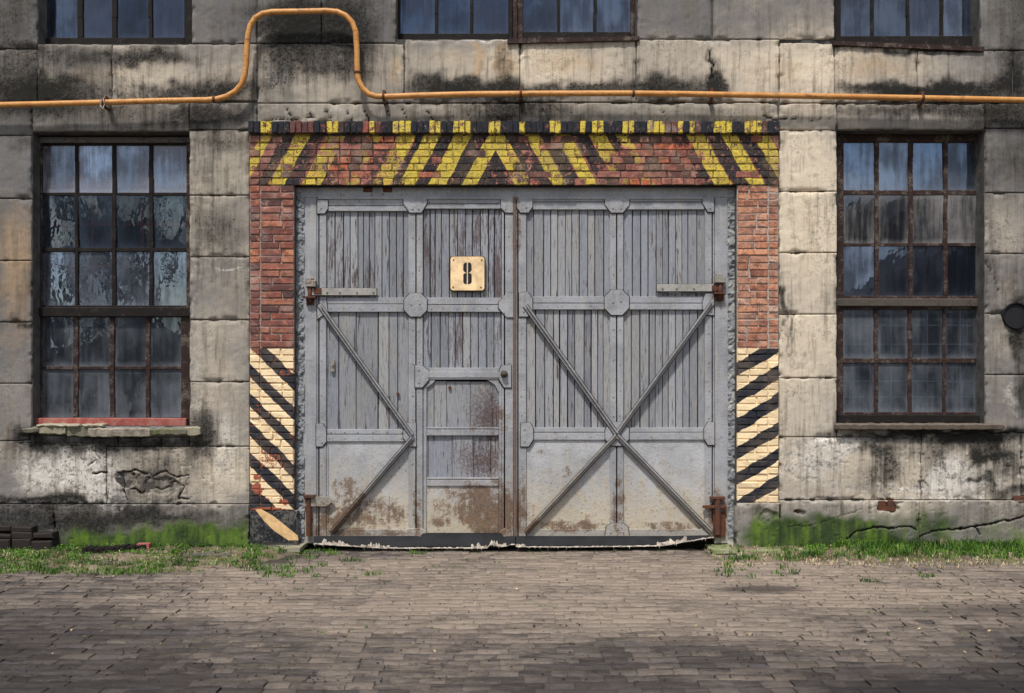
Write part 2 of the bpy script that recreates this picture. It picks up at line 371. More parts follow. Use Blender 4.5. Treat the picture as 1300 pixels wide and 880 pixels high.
def m_plank(name, peel=.5, base=(.235, .25, .29), warm=0.0):
    s = MT(name); x, y, z = s.xyz(); rn = s.oi.outputs['Random']; ce = lambda n, k: s.mul(s.math('SUBTRACT', n, .5), k)
    g1 = s.noise(1, 8, .75, s.vscale((52, 52, 2.6), 40.0)); g2 = s.noise(1, 7, .75, s.vscale((120, 120, 7), 90.0)); p = s.noise(1, 6, .65, s.vscale((9, 9, 2.0), 30.0)); nf = s.noise(45, 7, .75)
    g3 = s.noise(1, 4, .7, s.vscale((75, 75, 9), 60.0))
    c = s.mix(rn, tuple(q*.72 for q in base), tuple(q*1.2 for q in base))
    c = s.mix(s.mul(s.mr(s.math('FRACT', s.mul(rn, 7.3)), .45, 1.0), .35), c, (.46, .44, .39))
    c = s.mix(s.mul(s.mr(g2, .42, .62), .40), c, (.40, .41, .44))
    c = s.mix(s.mul(s.mr(p, .48, .66), .35+warm), c, (.36, .34, .29))
    c = s.mix(s.mul(s.mr(g3, .50, .62), .40), c, (.17, .175, .20))
    thr = s.add(ce(g1, 2.9), ce(p, 1.6), ce(g2, 2.0), ce(g3, 1.5), ce(rn, .15), -.06)
    thr = s.add(thr, s.mul(s.blobs([(600, 300, 75, 80), (635, 340, 30, 130), (590, 425, 75, 55), (430, 320, 30, 60), (460, 350, 70, 40), (540, 320, 25, 70), (745, 360, 35, 25), (615, 520, 45, 60), (840, 320, 20, 40), (500, 350, 30, 50), (495, 520, 40, 40), (660, 500, 60, 60)], y=.1), .5))
    pe = s.mr(thr, .62-peel, .76-peel)
    wc = s.mix(s.mr(g2, .38, .62), (.055, .042, .047), (.19, .145, .15))
    wc = s.mix(s.mr(nf, .60, .66), wc, (.30, .075, .04))
    c = s.mix(s.mul(pe, .92), c, wc)
    c = s.mix(s.mul(s.mr(g1, .575, .615), .85), c, (.04, .036, .042))
    c = s.mix(s.mul(s.mr(s.add(g2, ce(p, .4)), .60, .64), .8), c, (.07, .055, .06))
    rb = s.blobs([(622, 530, 48, 70), (615, 585, 60, 45), (640, 560, 26, 70)], y=.1)
    c = s.mix(s.mul(s.mr(s.add(s.mul(rb, 1.0), ce(nf, 2.4), ce(g2, 1.0), ce(g3, .6)), .18, 1.0), .90), c, s.mix(s.mr(g3, .4, .6), (.04, .026, .028), (.13, .075, .065)))
    h = s.add(s.mul(g1, 1.2), s.mul(g2, .7), s.mul(pe, -.4))
    return s.pbr(c, .75, s.bump(h, 1.0, .009), spec=.3)

def m_glass(name, dirt=.4, tone=(.20, .24, .32), refl=1.0, streak=.5, tint=(.75, .85, 1.0)):
    s = MT(name); t = s.t
    v1 = s.vscale((22, 22, 1.1), 20.0); v2 = s.vscale((3, 3, 2), 50.0)
    g = s.noise(1, 7, .65, v1); b = s.noise(1, 5, .6, v2); f = s.noise(70, 5, .7)
    wav = s.noise(1.0, 3, .5, s.vscale((3.5, 3.5, 2.5), 60.0))
    nrm = s.bump(wav, .30, .007)
    tr = t.nodes.new('ShaderNodeBsdfTransparent'); tr.inputs[0].default_value = (*tint, 1)
    gl = t.nodes.new('ShaderNodeBsdfGlossy'); gl.inputs['Roughness'].default_value = .015; gl.inputs['Color'].default_value = (.60, .74, 1.0, 1)
    s.L(nrm, gl.inputs['Normal'])
    fr = t.nodes.new('ShaderNodeFresnel'); fr.inputs[0].default_value = 1.5
    m1 = t.nodes.new('ShaderNodeMixShader'); s.L(s.mul(fr.outputs[0], 2.1*refl, s.mr(s.math('FRACT', s.mul(s.oi.outputs['Random'], 5.7)), 0, 1, .55, 1.5, False), s.mr(s.add(s.mul(g, .5), b), .60, .90, 1.5, .35)), m1.inputs[0]); t.links.new(tr.outputs[0], m1.inputs[1]); t.links.new(gl.outputs[0], m1.inputs[2])
    df = t.nodes.new('ShaderNodeBsdfDiffuse'); s.L(s.mix(b, tuple(q*.7 for q in tone), tone), df.inputs[0])  # blue-grey dust tone also paints in some reflected sky
    at = s.attr('rim')                            # dust gathers along the putty
    k = s.add(s.mul(s.math('SUBTRACT', g, .5), 1.7*streak), s.mul(s.math('SUBTRACT', b, .5), 2.6), s.mul(s.math('SUBTRACT', f, .5), .5), s.mul(at, .8), s.mul(s.math('SUBTRACT', s.oi.outputs['Random'], .5), .5))
    m2 = t.nodes.new('ShaderNodeMixShader'); s.L(s.mr(k, -.7, 1.3, dirt*.08, min(.95, dirt*2.2)), m2.inputs[0]); t.links.new(m1.outputs[0], m2.inputs[1]); t.links.new(df.outputs[0], m2.inputs[2])
    t.links.new(m2.outputs[0], s.out.inputs[0]); return s.m

def m_wood(name, base, wornc=(.20, .16, .13), worn=.3):
    s = MT(name); n1 = s.noise(9, 7, .68); n2 = s.noise(50, 6, .7)
    k = s.add(s.mul(s.math('SUBTRACT', n1, .5), 1.2), s.mul(s.math('SUBTRACT', n2, .5), 1.0), worn-.5)
    c = s.mix(s.mr(n1, .3, .7), tuple(q*.6 for q in base), base)
    c = s.mix(s.mul(s.mr(k, -.12, .08), .8), c, wornc)
    return s.pbr(c, .8, s.bump(s.add(n1, n2), .6, .005), spec=.25)

def m_sett():
    s = MT('worn_stone_sett'); x, y, z = s.xyz(); ce = lambda n, k: s.mul(s.math('SUBTRACT', n, .5), k)
    at = s.attr('shade')
    nA = s.noise(1, 6, .65, s.vscale((.5, 1.3, 1))); nB = s.noise(1, 9, .74, s.vscale((5, 17, 5))); nC = s.noise(1, 7, .75, s.vscale((28, 80, 28))); nE = s.noise(1, 6, .65, s.vscale((2.0, 8, 1))); nF = s.noise(1, 5, .7, s.vscale((90, 160, 90)))
    c = s.mix(s.mr(s.add(s.mul(at, .35), nE), .3, 1.0), (.055, .046, .043), (.16, .135, .118))
    c = s.mix(s.mul(s.mr(nC, .50, .62), .6), c, (.05, .043, .042))
    c = s.mix(s.mul(s.mr(nE, .50, .66), .40), c, (.115, .115, .145))
    dy = s.mr(y, -5.0, -2.2); xr = s.mr(s.math('ABSOLUTE', s.math('SUBTRACT', x, .8)), 5.6, 1.4)  # dust thins towards foreground and sides, painting in vignette darkening
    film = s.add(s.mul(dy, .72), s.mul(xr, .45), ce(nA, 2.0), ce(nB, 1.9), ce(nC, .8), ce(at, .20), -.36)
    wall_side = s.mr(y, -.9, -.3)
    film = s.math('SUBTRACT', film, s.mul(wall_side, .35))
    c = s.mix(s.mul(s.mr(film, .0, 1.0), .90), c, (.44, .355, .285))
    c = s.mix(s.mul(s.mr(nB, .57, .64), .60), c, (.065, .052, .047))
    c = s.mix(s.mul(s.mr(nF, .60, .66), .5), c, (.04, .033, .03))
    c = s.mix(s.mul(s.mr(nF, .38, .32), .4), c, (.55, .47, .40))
    for (sx, sy, rx, ry, k) in ((-4.5, -5.2, 3.4, 1.8, .75), (4.5, -5.2, 3.4, 1.8, .75), (0, -6.2, 7, 1.5, .8), (2.15, -1.95, .55, .22, .75), (2.55, -4.75, 1.1, .42, .8), (-4.2, -3.4, 1.9, 1.3, .5), (4.3, -4.0, 1.6, 1.2, .5), (3.9, -2.7, 1.3, .35, .5), (-1.0, -5.3, 3.0, .45, .45)):  # dark patches; the foreground and corner ones paint in vignette darkening
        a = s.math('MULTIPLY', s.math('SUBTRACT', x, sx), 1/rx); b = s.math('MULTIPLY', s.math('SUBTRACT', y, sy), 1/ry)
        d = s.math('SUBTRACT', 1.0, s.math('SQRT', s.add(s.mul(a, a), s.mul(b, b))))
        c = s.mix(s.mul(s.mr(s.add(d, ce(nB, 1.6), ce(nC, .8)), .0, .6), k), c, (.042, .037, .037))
    h = s.add(s.mul(nB, 1.3), s.mul(nC, .9), s.mul(nF, .5))
    return s.pbr(c, .85, s.bump(h, 1.0, .028), spec=.25)
def m_dirt():
    s = MT('damp_soil'); nA = s.noise(1.2, 5, .6); nB = s.noise(12, 7, .7); nC = s.noise(60, 6, .7); x, y, z = s.xyz()
    c = s.mix(s.mr(nA, .3, .7), (.10, .075, .055), (.25, .20, .15))
    c = s.mix(s.mr(nB, .5, .7), c, (.07, .05, .035)); c = s.mix(s.mul(s.mr(nC, .6, .7), .7), c, (.34, .30, .24))
    c = s.mix(s.mul(s.mr(s.noise(4, 5, .6), .48, .6), .6), c, (.07, .10, .02))
    return s.pbr(c, .95, s.bump(s.add(nB, nC), .8, .012), spec=.1)
def m_leaf(name, a, b):
    s = MT(name); at = s.attr('hue'); c = s.mix(at, a, b); n = s.noise(3, 3, .5)
    c = s.mix(s.mr(n, .4, .7), c, tuple(q*.6 for q in a))
    return s.pbr(c, .6, spec=.3)

CONC = m_concrete()
SILLM = m_simple('old_sill_stone', (.27, .235, .19), .4, .9, 9, .8, .01)
REVEAL = m_simple('reveal_render', (.065, .062, .057), .4, .95, 8, .8, .01)
MORT_P = m_brick('pier_mortar', BR_LEFT, 'left', True); MORT_R = m_brick('pier_mortar_right', BR_RIGHT, 'right', True, (.52, .46, .40)); MORT_L = m_brick('lintel_mortar', BR_LINT, 'lintel', True, (.085, .07, .06))
BRK_L, BRK_R, BRK_T, BRK_S = m_brick('left_pier_brick', BR_LEFT, 'left'), m_brick('right_pier_brick', BR_RIGHT, 'right'), m_brick('lintel_brick', BR_LINT, 'lintel'), m_brick('soldier_brick', [(0, (.04, .03, .033)), (.4, (.12, .05, .045)), (.75, (.24, .07, .055)), (1, (.34, .09, .06))], 'soldier')
STEEL, SHEET = m_steel('grey_painted_steel'), m_steel('grey_painted_sheet', (.39, .40, .42), 1.0, 1.0)
PLANK_A, PLANK_B, PLANK_C = m_plank('peeling_grey_plank', .17), m_plank('peeling_plank_heavy', .34), m_plank('grey_plank_fair', -.02, (.30, .31, .335), .12)
RUSTM = m_wood('rusted_iron', (.15, .055, .03), (.05, .03, .025), .45)
IRON = m_wood('weathered_hinge_iron', (.33, .31, .27), (.12, .055, .035), .38)
BLACK = m_simple('tarred_rubber', (.006, .0065, .009), .4, .8, 8, .4, .004)
FRAY = m_simple('frayed_canvas', (.50, .44, .37), .6, .95, 20, .5)
DARKW = m_wood('dark_rotten_timber', (.012, .009, .008), (.06, .05, .042), .28)
BROWNW = m_wood('red_brown_window_paint', (.040, .021, .018), (.13, .11, .09), .38)
REDW = m_wood('faded_red_board', (.40, .105, .085), (.30, .17, .14), .42)
PINK = m_wood('red_inner_frame', (.36, .10, .10), (.25, .10, .1), .2)
WHITEG = m_simple('pale_wire', (.55, .57, .6), .1, .7)
PIPEM = None
def m_pipe():
    s = MT('ochre_gas_pipe_paint'); n1 = s.noise(6, 6, .6); n2 = s.noise(45, 7, .7)
    c = s.mix(s.mr(n1, .3, .7), (.46, .19, .045), (.60, .31, .09)); c = s.mix(s.mul(s.mr(n2, .585, .63), .85), c, (.06, .03, .02))
    c = s.mix(s.mul(s.mr(n1, .52, .66), .7), c, (.33, .11, .03)); n5 = s.noise(1, 6, .7, s.vscale((5, 30, 60))); c = s.mix(s.mul(s.mr(n5, .58, .64), .8), c, (.10, .045, .025))
    return s.pbr(c, .5, s.bump(n2, .3, .003), spec=.4)
PIPEM = m_pipe()
ENAM = m_wood('cream_enamel', (.98, .72, .42), (.55, .36, .18), .12)
INKM = m_simple('black_lettering', (.012, .011, .013), .1, .4)
SETT, DIRT = m_sett(), m_dirt()
GRASSM = m_leaf('grass_blades', (.030, .10, .012), (.16, .27, .035)); LEAFM = m_leaf('fallen_leaf', (.12, .07, .03), (.55, .43, .24)); STRAW = m_leaf('dry_straw', (.40, .30, .17), (.62, .52, .36))
ROOMM = m_simple('dark_interior', (.035, .04, .05), .3, .9, 2)

# ------------------------------------------------------------------ facade geometry
OPEN = [  # wall openings in photo pixels (on the wall face)
    (40, 167, 240, 541), (1063, 165, 1251, 538), (47, -260, 243, 55), (503, -260, 809, 49), (1060, -260, 1245, 58), (374, 234, 935, 712)]
X0, X1, Y0P, Y1P = -170, 1470, -150, 712

wall = thing('factory_wall', 'weathered concrete block factory wall with black soot streaks and mossy plinth around the grey gate', 'wall', (0, 0, 0))
# mortar backing: strips between the openings, front at y=.03
xs = sorted({X0, X1, *[o[0] for o in OPEN], *[o[2] for o in OPEN]}); ys = sorted({Y0P, Y1P, *[max(Y0P, o[1]) for o in OPEN], *[o[3] for o in OPEN]})
mb = MB()
for j in range(len(ys)-1):
    run = None
    for i in range(len(xs)):
        cell = False
        if i < len(xs)-1:
            cx, cy = (xs[i]+xs[i+1])/2, (ys[j]+ys[j+1])/2
            cell = not any(a < cx < c and b < cy < d for a, b, c, d in OPEN)
        if cell and run is None: run = xs[i]
        if not cell and run is not None:
            a, z1 = P(run, ys[j]); b, z0 = P(xs[i], ys[j+1]); mb.box(a, b, .03, .42, z0, z1); run = None
mb.build('mortar_core', REVEAL, wall)

SOOT_AND_VIGNETTE = [(-40, 20, 100, 60, .45), (1330, 20, 90, 60, .35), (10, 90, 50, 30, .35), (285, 30, 40, 30, .3), (150, 75, 90, 10, .35), (1150, 140, 100, 10, .4), (1000, 145, 60, 8, .3), (30, 350, 12, 160, .25), (1258, 350, 8, 160, .35), (248, 300, 6, 130, .2), (1240, 560, 50, 12, .6), (60, 590, 40, 10, .3), (5, 700, 120, 30, .4), (1320, 600, 40, 60, .35), (70, 112, 75, 22, 1.0), (20, 125, 60, 20, .7), (285, 112, 45, 18, 1.1), (210, 118, 60, 12, .7), (195, 72, 55, 16, .8), (90, 65, 60, 12, .5), (150, 150, 120, 20, .6), (270, 150, 60, 14, .8), (365, 30, 42, 40, 1.15), (440, 15, 50, 45, .9), (450, 60, 30, 30, .7), (380, 80, 35, 40, .6), (350, 100, 18, 30, .4),  # mostly soot; the wide corner spots also paint in vignette darkening
        (440, 90, 40, 14, .5), (585, 114, 75, 14, 1.15), (640, 85, 14, 40, .6), (560, 100, 40, 12, .7), (735, 114, 75, 9, .9), (850, 110, 55, 17, 1.15), (905, 100, 7, 26, .8), (912, 112, 12, 10, .8), (900, 70, 3, 16, .5), (668, 140, 60, 16, .9), (760, 145, 50, 10, .4), (880, 147, 70, 8, .5), (590, 145, 60, 10, .4), (480, 148, 80, 8, .45),
        (1115, 113, 60, 9, 1.1), (1180, 118, 60, 8, .9), (1240, 112, 70, 14, 1.0), (1290, 95, 20, 30, .9), (1150, 64, 90, 5, .9), (1180, 140, 130, 14, .45), (1280, 150, 60, 14, .6),
        (278, 292, 42, 42, .75), (270, 210, 40, 34, .45), (280, 180, 40, 10, .5), (30, 185, 30, 10, .5), (20, 370, 30, 30, .25), (20, 410, 30, 6, .6), (280, 350, 35, 20, .25), (285, 440, 30, 20, .25), (1285, 200, 50, 40, .4), (1295, 350, 50, 30, .35), (1290, 402, 17, 20, 1.6), (1290, 440, 8, 30, .9), (1297, 500, 10, 30, .9),
        (258, 545, 22, 30, 1.0), (35, 555, 20, 18, 1.0), (95, 562, 70, 9, .9), (200, 562, 50, 8, .9), (1160, 550, 100, 7, 1.1), (1250, 552, 60, 7, .9), (1110, 568, 28, 10, .8), (1128, 590, 20, 22, .75), (1185, 580, 24, 22, .8), (1240, 582, 9, 14, 1.1), (1250, 583, 16, 4, .9), (1235, 612, 12, 6, 1.0), (1262, 575, 12, 16, .8), (1255, 610, 8, 10, .9), (1278, 590, 16, 14, .7), (1105, 612, 35, 20, .5), (1290, 625, 50, 6, .7), (1040, 600, 30, 20, .3),
        (200, 590, 60, 22, .45), (190, 615, 60, 22, .55), (100, 575, 60, 8, .6), (60, 637, 80, 4, .7), (90, 632, 30, 8, .5),
        (994, 385, 3, 20, .8), (1003, 420, 2.5, 36, .8), (996, 430, 2, 30, .7), (992, 368, 4, 9, .7), (1009, 445, 1.5, 34, .6), (1024, 450, 1.2, 40, .4), (40, 655, 130, 22, .9), (120, 670, 40, 16, .6), (190, 655, 40, 12, .7), (260, 655, 50, 14, .6), (1250, 655, 80, 18, .45), (1050, 645, 50, 8, .45), (960, 650, 18, 10, .5), (1150, 690, 60, 8, .9), (940, 20, 130, 40, .22), (1290, 20, 50, 50, .35), (20, 25, 40, 50, .35), (345, 660, 30, 40, .25), (1297, 230, 40, 80, .25)]
WHITE = [(110, 590, 60, 30, .75), (60, 600, 60, 40, .55), (150, 630, 20, 14, .9), (125, 620, 14, 10, .9), (290, 590, 30, 40, .5), (280, 540, 40, 30, .45), (1030, 590, 60, 36, .65), (1090, 560, 60, 14, .5), (1200, 600, 25, 25, .7), (1240, 595, 60, 35, .5), (1170, 620, 90, 10, .6), (360, 70, 20, 40, .45), (300, 80, 30, 20, .4), (290, 344, 30, 3, .9), (1285, 500, 20, 30, .6), (250, 480, 8, 60, .4), (640, 52, 90, 3, .7), (245, 350, 5, 120, .5), (350, 105, 28, 20, .5), (1050, 520, 30, 30, .4), (420, 140, 90, 10, .45), (100, 640, 220, 2.5, .6), (1150, 635, 160, 2.5, .6)]
WARM = [(100, 95, 60, 18, .5), (720, 80, 60, 20, .8), (1110, 85, 70, 16, .8), (605, 80, 5, 40, 1.1), (640, 85, 12, 40, 1.0), (1025, 280, 30, 120, .5), (290, 380, 30, 60, .4), (20, 380, 30, 90, .7), (1000, 90, 14, 30, .4), (20, 300, 30, 60, .5), (960, 90, 40, 20, .5), (575, 75, 50, 15, .5), (200, 90, 60, 12, .35), (500, 90, 8, 20, .9), (150, 600, 8, 30, .3)]
MOSS = [(130, 692, 60, 16, .2), (100, 690, 60, 17, .85), (180, 692, 90, 19, 1.0), (265, 688, 60, 24, 1.35), (240, 678, 60, 16, .6), (500, 65, 12, 14, .6), (1010, 682, 70, 18, 1.3), (1060, 672, 70, 21, 1.3), (1110, 690, 60, 20, 1.1), (1185, 662, 24, 22, .9), (1240, 670, 50, 14, .5), (1285, 685, 60, 14, .7), (965, 682, 30, 24, .95), (1150, 660, 90, 14, .35), (305, 675, 20, 26, .5)]
TINT = [(1025, 240, 50, 120, .15), (650, 85, 40, 30, .2), (430, 40, 60, 40, -.15), (285, 20, 50, 40, -.12), (20, 600, 60, 60, -.12), (1310, 600, 60, 60, -.1), (1025, 300, 60, 180, .5), (1080, 90, 130, 34, .42), (730, 85, 80, 26, .42), (950, 85, 60, 30, .35), (1025, 520, 50, 60, .3), (280, 480, 45, 120, .22), (285, 210, 40, 40, .1), (570, 80, 60, 24, .35), (400, 95, 90, 34, .22), (200, 95, 60, 20, .2), (20, 230, 30, 60, .1), (1285, 270, 30, 60, .12), (1285, 400, 40, 100, .22), (110, 600, 100, 36, .35), (290, 600, 30, 36, .3), (1130, 600, 160, 44, .45), (20, 530, 40, 60, .15),
        (-60, 350, 110, 400, -.2), (1380, 300, 110, 400, -.15), (940, 15, 130, 45, -.12)]  # negative outer spots paint vignette darkening into the block colour
CRACKS = [  # polylines in pixels, half width, depth
    ([(1000, 668), (1040, 664), (1075, 650), (1100, 646), (1112, 640)], .5, .35), ([(1072, 682), (1085, 674), (1105, 670), (1130, 669), (1150, 668), (1160, 672)], 1.1, .9), ([(1165, 680), (1190, 674), (1212, 671)], .9, .9), ([(1212, 671), (1240, 666), (1265, 662), (1280, 659), (1300, 656), (1340, 648)], 1.3, 1), ([(1234, 668), (1242, 678)], 1.2, 1),
    ([(186, 606), (200, 602), (212, 598), (225, 606), (240, 602)], .9, .8), ([(165, 620), (180, 625), (190, 618), (205, 624), (222, 612), (232, 618), (226, 632), (240, 634)], 1.0, .8), ([(185, 602), (170, 598), (150, 602)], 1.5, 1), ([(120, 603), (135, 598)], 1.2, 1), ([(158, 622), (160, 636)], 1.2, .8),
    ([(900, 64), (905, 82), (904, 100)], 1.2, 1), ([(1250, 330), (1262, 350), (1268, 370)], .9, .7), ([(345, 60), (348, 90)], .7, .5), ([(1005, 150), (1030, 153), (1058, 148)], .8, .8),
    *[([(x, 140), (x+6, 150), (x+5, 157)], .9, .9) for x in (365, 392, 415, 440, 462, 490, 512, 541, 590)], ([(345, 150), (375, 152), (400, 148)], .8, .8), ([(690, 140), (695, 150), (700, 157)], 1.0, .9), ([(842, 140), (848, 152)], .9, .9), ([(970, 148), (985, 152), (1000, 150)], 1.2, 1), ([(110, 592), (125, 582), (118, 573)], .8, .7)]
BREAKS = [(205, 617, 24, 13, .022), (185, 612, 11, 16, .014), (30, 558, 10, 8, .03), (1095, 553, 22, 6, .02), (1150, 553, 14, 6, .02), (1240, 608, 12, 22, .008), (1126, 643, 15, 9, .05), (1296, 635, 10, 5, .04), (975, 655, 14, 8, .02), (1015, 650, 8, 4, .03), (160, 610, 14, 10, .03)]
def segd(px, py, pts):
    d = np.full(px.shape, 1e9)
    for (ax, ay), (bx, by) in zip(pts[:-1], pts[1:]):
        vx, vy = bx-ax, by-ay; t = np.clip(((px-ax)*vx+(py-ay)*vy)/(vx*vx+vy*vy), 0, 1)
        d = np.minimum(d, np.hypot(px-ax-t*vx, py-ay-t*vy))
    return d
def blobsum(px, py, lst, p=2.0):
    r = np.zeros_like(px)
    wx = px+(fbm(px, py, .06, 3, 5)-.5)*22; wy = py+(fbm(px, py, .06, 3, 9)-.5)*22
    for cx, cy, rx, ry, s in lst:
        q = ((wx-cx)/rx)**2+((wy-cy)/ry)**2
        m = q < 6
        r[m] += s*np.exp(-q[m]*.85)
    return r
def grid_lines(a, b, step, edges=(.005, .011)):
    n = max(2, int(round((b-a)/step))); L = list(np.linspace(a, b, n+1))
    L += [a+e for e in edges]+[b-e for e in edges]; return np.array(sorted(L))
def block(name, x0, y0, x1, y1, yoff, base_t, step=.02, edge=.045, jag=1.0, top_only=False, mat=None):
    a, z1 = P(x0, y0); b, z0 = P(x1, y1)
    X = grid_lines(a, b, step); Z = grid_lines(z0, z1, step); nx, nz_ = len(X), len(Z)
    gx, gz = np.meshgrid(X, Z, indexing='ij'); gx = gx.ravel(); gz = gz.ravel()
    px = gx*120+650; py = 480-(gz-CAM_H)*120
    d = np.minimum(np.minimum(gx-a, b-gx), np.minimum(gz-z0, z1-gz))
    n = fbm(gx, gz, 18, 4, 3); n2 = fbm(gx, gz, 3.2, 4, 11)
    y = yoff+(n-.5)*.007+(n2-.5)*.008
    chip = sstep(.52, .66, fbm(gx, gz, 7, 4, 21)*jag)*(1-sstep(.0, .030+.05*fbm(gx, gz, 2.3, 2, 23), d))*.026
    y = y+chip
    pit = sstep(.70, .8, fbm(gx, gz, 30, 2, 41))*.006; y = y+pit
    crack = np.clip(sstep(.58, .72, fbm(gx, gz, 11, 4, 27))*(1-sstep(.0, .022, d))*.8, 0, 1)
    wx = px+(fbm(px, py, .11, 3, 31)-.5)*7; wy = py+(fbm(px, py, .11, 3, 37)-.5)*7
    for pts, w, dep in CRACKS:
        if max(p[0] for p in pts) < x0-6 or min(p[0] for p in pts) > x1+6 or max(p[1] for p in pts) < y0-6 or min(p[1] for p in pts) > y1+6: continue
        k = (1-sstep(w*.45, w*1.25, segd(wx, wy, pts)))*dep; crack = np.maximum(crack, k)
    y = y+crack*.03
    for cx, cy, rx, ry, dep in BREAKS:
        if abs(cx-(x0+x1)/2) > rx*1.6+(x1-x0)/2 or abs(cy-(y0+y1)/2) > ry*1.6+(y1-y0)/2: continue
        q = np.hypot((wx-cx)/rx, (wy-cy)/ry)+(fbm(gx, gz, 14, 3, 51)-.5)*.7
        k = 1-sstep(.85, 1.0, q); y = y+k*dep*(.15+1.7*fbm(gx, gz, 16, 4, 61)); crack = np.maximum(crack, (1-sstep(.0, .10, np.abs(q-.97)))*.2*(dep > .018))
    yb = edge-(1-sstep(.0, .012, d))*0
    if edge > .06: y = np.where(d < .002, edge, y)
    else: y = np.where(d < .002, edge, np.where(d < .008, y+.006, y))
    v = np.stack([gx, y, gz], 1)
    i = np.arange(nx*nz_).reshape(nx, nz_)
    f = np.stack([i[:-1, :-1], i[1:, :-1], i[1:, 1:], i[:-1, 1:]], -1).reshape(-1, 4)
    at = dict(soot=np.clip(blobsum(px, py, SOOT_AND_VIGNETTE)-.02, 0, 1.6), tint=base_t+blobsum(px, py, TINT), warm=blobsum(px, py, WARM), moss=blobsum(px, py, MOSS), white=blobsum(px, py, WHITE), crack=crack)  # soot also carries the painted corner vignette
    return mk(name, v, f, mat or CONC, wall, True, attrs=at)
BL = []
for c0, c1, rows in ((-170, -40, (172, 252, 331, 409, 487, 560)), (-40, 40, (172, 252, 331, 409, 487, 560)), (240, 317, (165, 248, 326, 406, 485, 567)), (989, 1063, (165, 243, 321, 399, 480, 555)), (1251, 1325, (163, 245, 322, 398, 476, 550)), (1325, 1470, (163, 245, 322, 398, 476, 550))):
    for r0, r1 in zip(rows[:-1], rows[1:]): BL.append((c0, r0, c1, r1))
BL += [(-170, 62, -30, 130), (-30, 62, 47, 130), (47, 55.5, 141, 130), (141, 55.5, 326, 128), (326, 55, 513, 131), (513, 49.5, 660, 131), (660, 49.5, 808, 130), (808, 50, 990, 130), (990, 54, 1060, 131), (1060, 58.5, 1165, 131), (1165, 64, 1287, 131), (1287, 64, 1470, 132),
       (-170, 130, 40, 172), (40, 130, 240, 166.5), (240, 130, 326, 165), (326, 131, 660, 156), (660, 130, 989, 156), (989, 131, 1063, 165), (1063, 131, 1251, 164.5), (1251, 131, 1470, 163),
       (-170, -20, 47, 62), (243, -20, 326, 55.5), (326, -20, 408, 55), (408, -20, 503, 55), (809, -20, 905, 50), (905, -20, 1060, 50), (1245, -20, 1470, 64), (-170, -150, 47, -20), (243, -150, 503, -20), (809, -150, 1060, -20), (1245, -150, 1470, -20),
       (40, 541.5, 150, 553), (40, 553, 150, 567), (150, 541.5, 240, 555), (150, 555, 178, 567), (178, 555, 205, 567), (205, 555, 240, 567), (1063, 538.5, 1170, 555), (1170, 538.5, 1251, 550)]
BL.append((1165, 58.5, 1245, 64))
for x0, y0, x1, y1 in BL:
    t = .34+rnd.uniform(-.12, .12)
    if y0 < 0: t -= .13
    if x1 < 45 or x0 > 1249: t -= .14  # outer blocks, like the top row, darkened as painted vignette falloff
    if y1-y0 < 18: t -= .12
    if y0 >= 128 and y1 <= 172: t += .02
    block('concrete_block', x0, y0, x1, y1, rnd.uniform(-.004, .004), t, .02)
for x0, y0, x1, y1 in ((-170, 560, 135, 640), (135, 567, 317, 640), (989, 555, 1170, 635), (1170, 550, 1297, 635), (1297, 550, 1470, 635)):
    block('concrete_block', x0, y0, x1, y1, rnd.uniform(-.003, .003), .34, .0105)
block('concrete_block', 40, 567, 40.01, 567.01, 0, .3) if False else None
def plinth(x0, y0, x1, y1, yo, t=.26, nm='plinth_block'): block(nm, x0, y0, x1, y1, yo, t, .0115, edge=.07)
plinth(-170, 640, 70, 712, -.045, .2); plinth(70, 640, 317, 712, -.045, .28); plinth(989, 635, 1165, 712, -.045, .30); plinth(1165, 635, 1470, 712, -.045, .30)
plinth(317, 648, 377, 712, -.02, .22); plinth(933, 638, 989, 712, -.06, .32)
# bricks laid bare where the plinth has broken away
for bx, by, w, h in ((1126, 639, 10, 3.5), (1122, 646, 8, 3), (1133, 645, 5, 4), (1015, 650, 7, 3), (1296, 634, 9, 4), (150, 610, 7, 4.5), (152, 618, 6, 3.5)):
    m = MB(); m.pbox(bx-w, by-h, bx+w, by+h, -.012 if by > 630 else .004, .05, .006, .006)
    m.build('exposed_brick', m_brick_e if False else (BRK_R if by < 630 else RUSTM), wall)
# painted stripe on the left pier foot
m = MB(); pts = [(324, 647), (331, 646), (347, 655), (362, 667), (378, 680), (379, 686), (366, 686), (348, 674), (334, 660)]
w = [P(x, y, -.035) for x, y in pts]; n = len(w)
cx_, cz_ = sum(q[0] for q in w)/n, sum(q[1] for q in w)/n
for wdx in range(n):
    a, b = w[wdx], w[(wdx+1) % n]; m.add([(cx_, -.038, cz_), (a[0], -.0365, a[1]), (b[0], -.0365, b[1])], [(0, 2, 1)])
CREAMP = m_wood('cream_road_paint', (.80, .53, .26), (.40, .26, .14), .22); TARP = m_wood('black_road_paint', (.02, .022, .028), (.13, .125, .11), .42)
m.build('cream_stripe', CREAMP, wall)
m = MB()
for tri in ([(317.6, 649), (376, 649), (376, 689), (317.6, 689)],):
    w = [P(x, y, -.0325) for x, y in tri]; m.add([(q[0], -.0338, q[1]) for q in w], [(3, 2, 1, 0)])
m.build('black_stripe', TARP, wall)

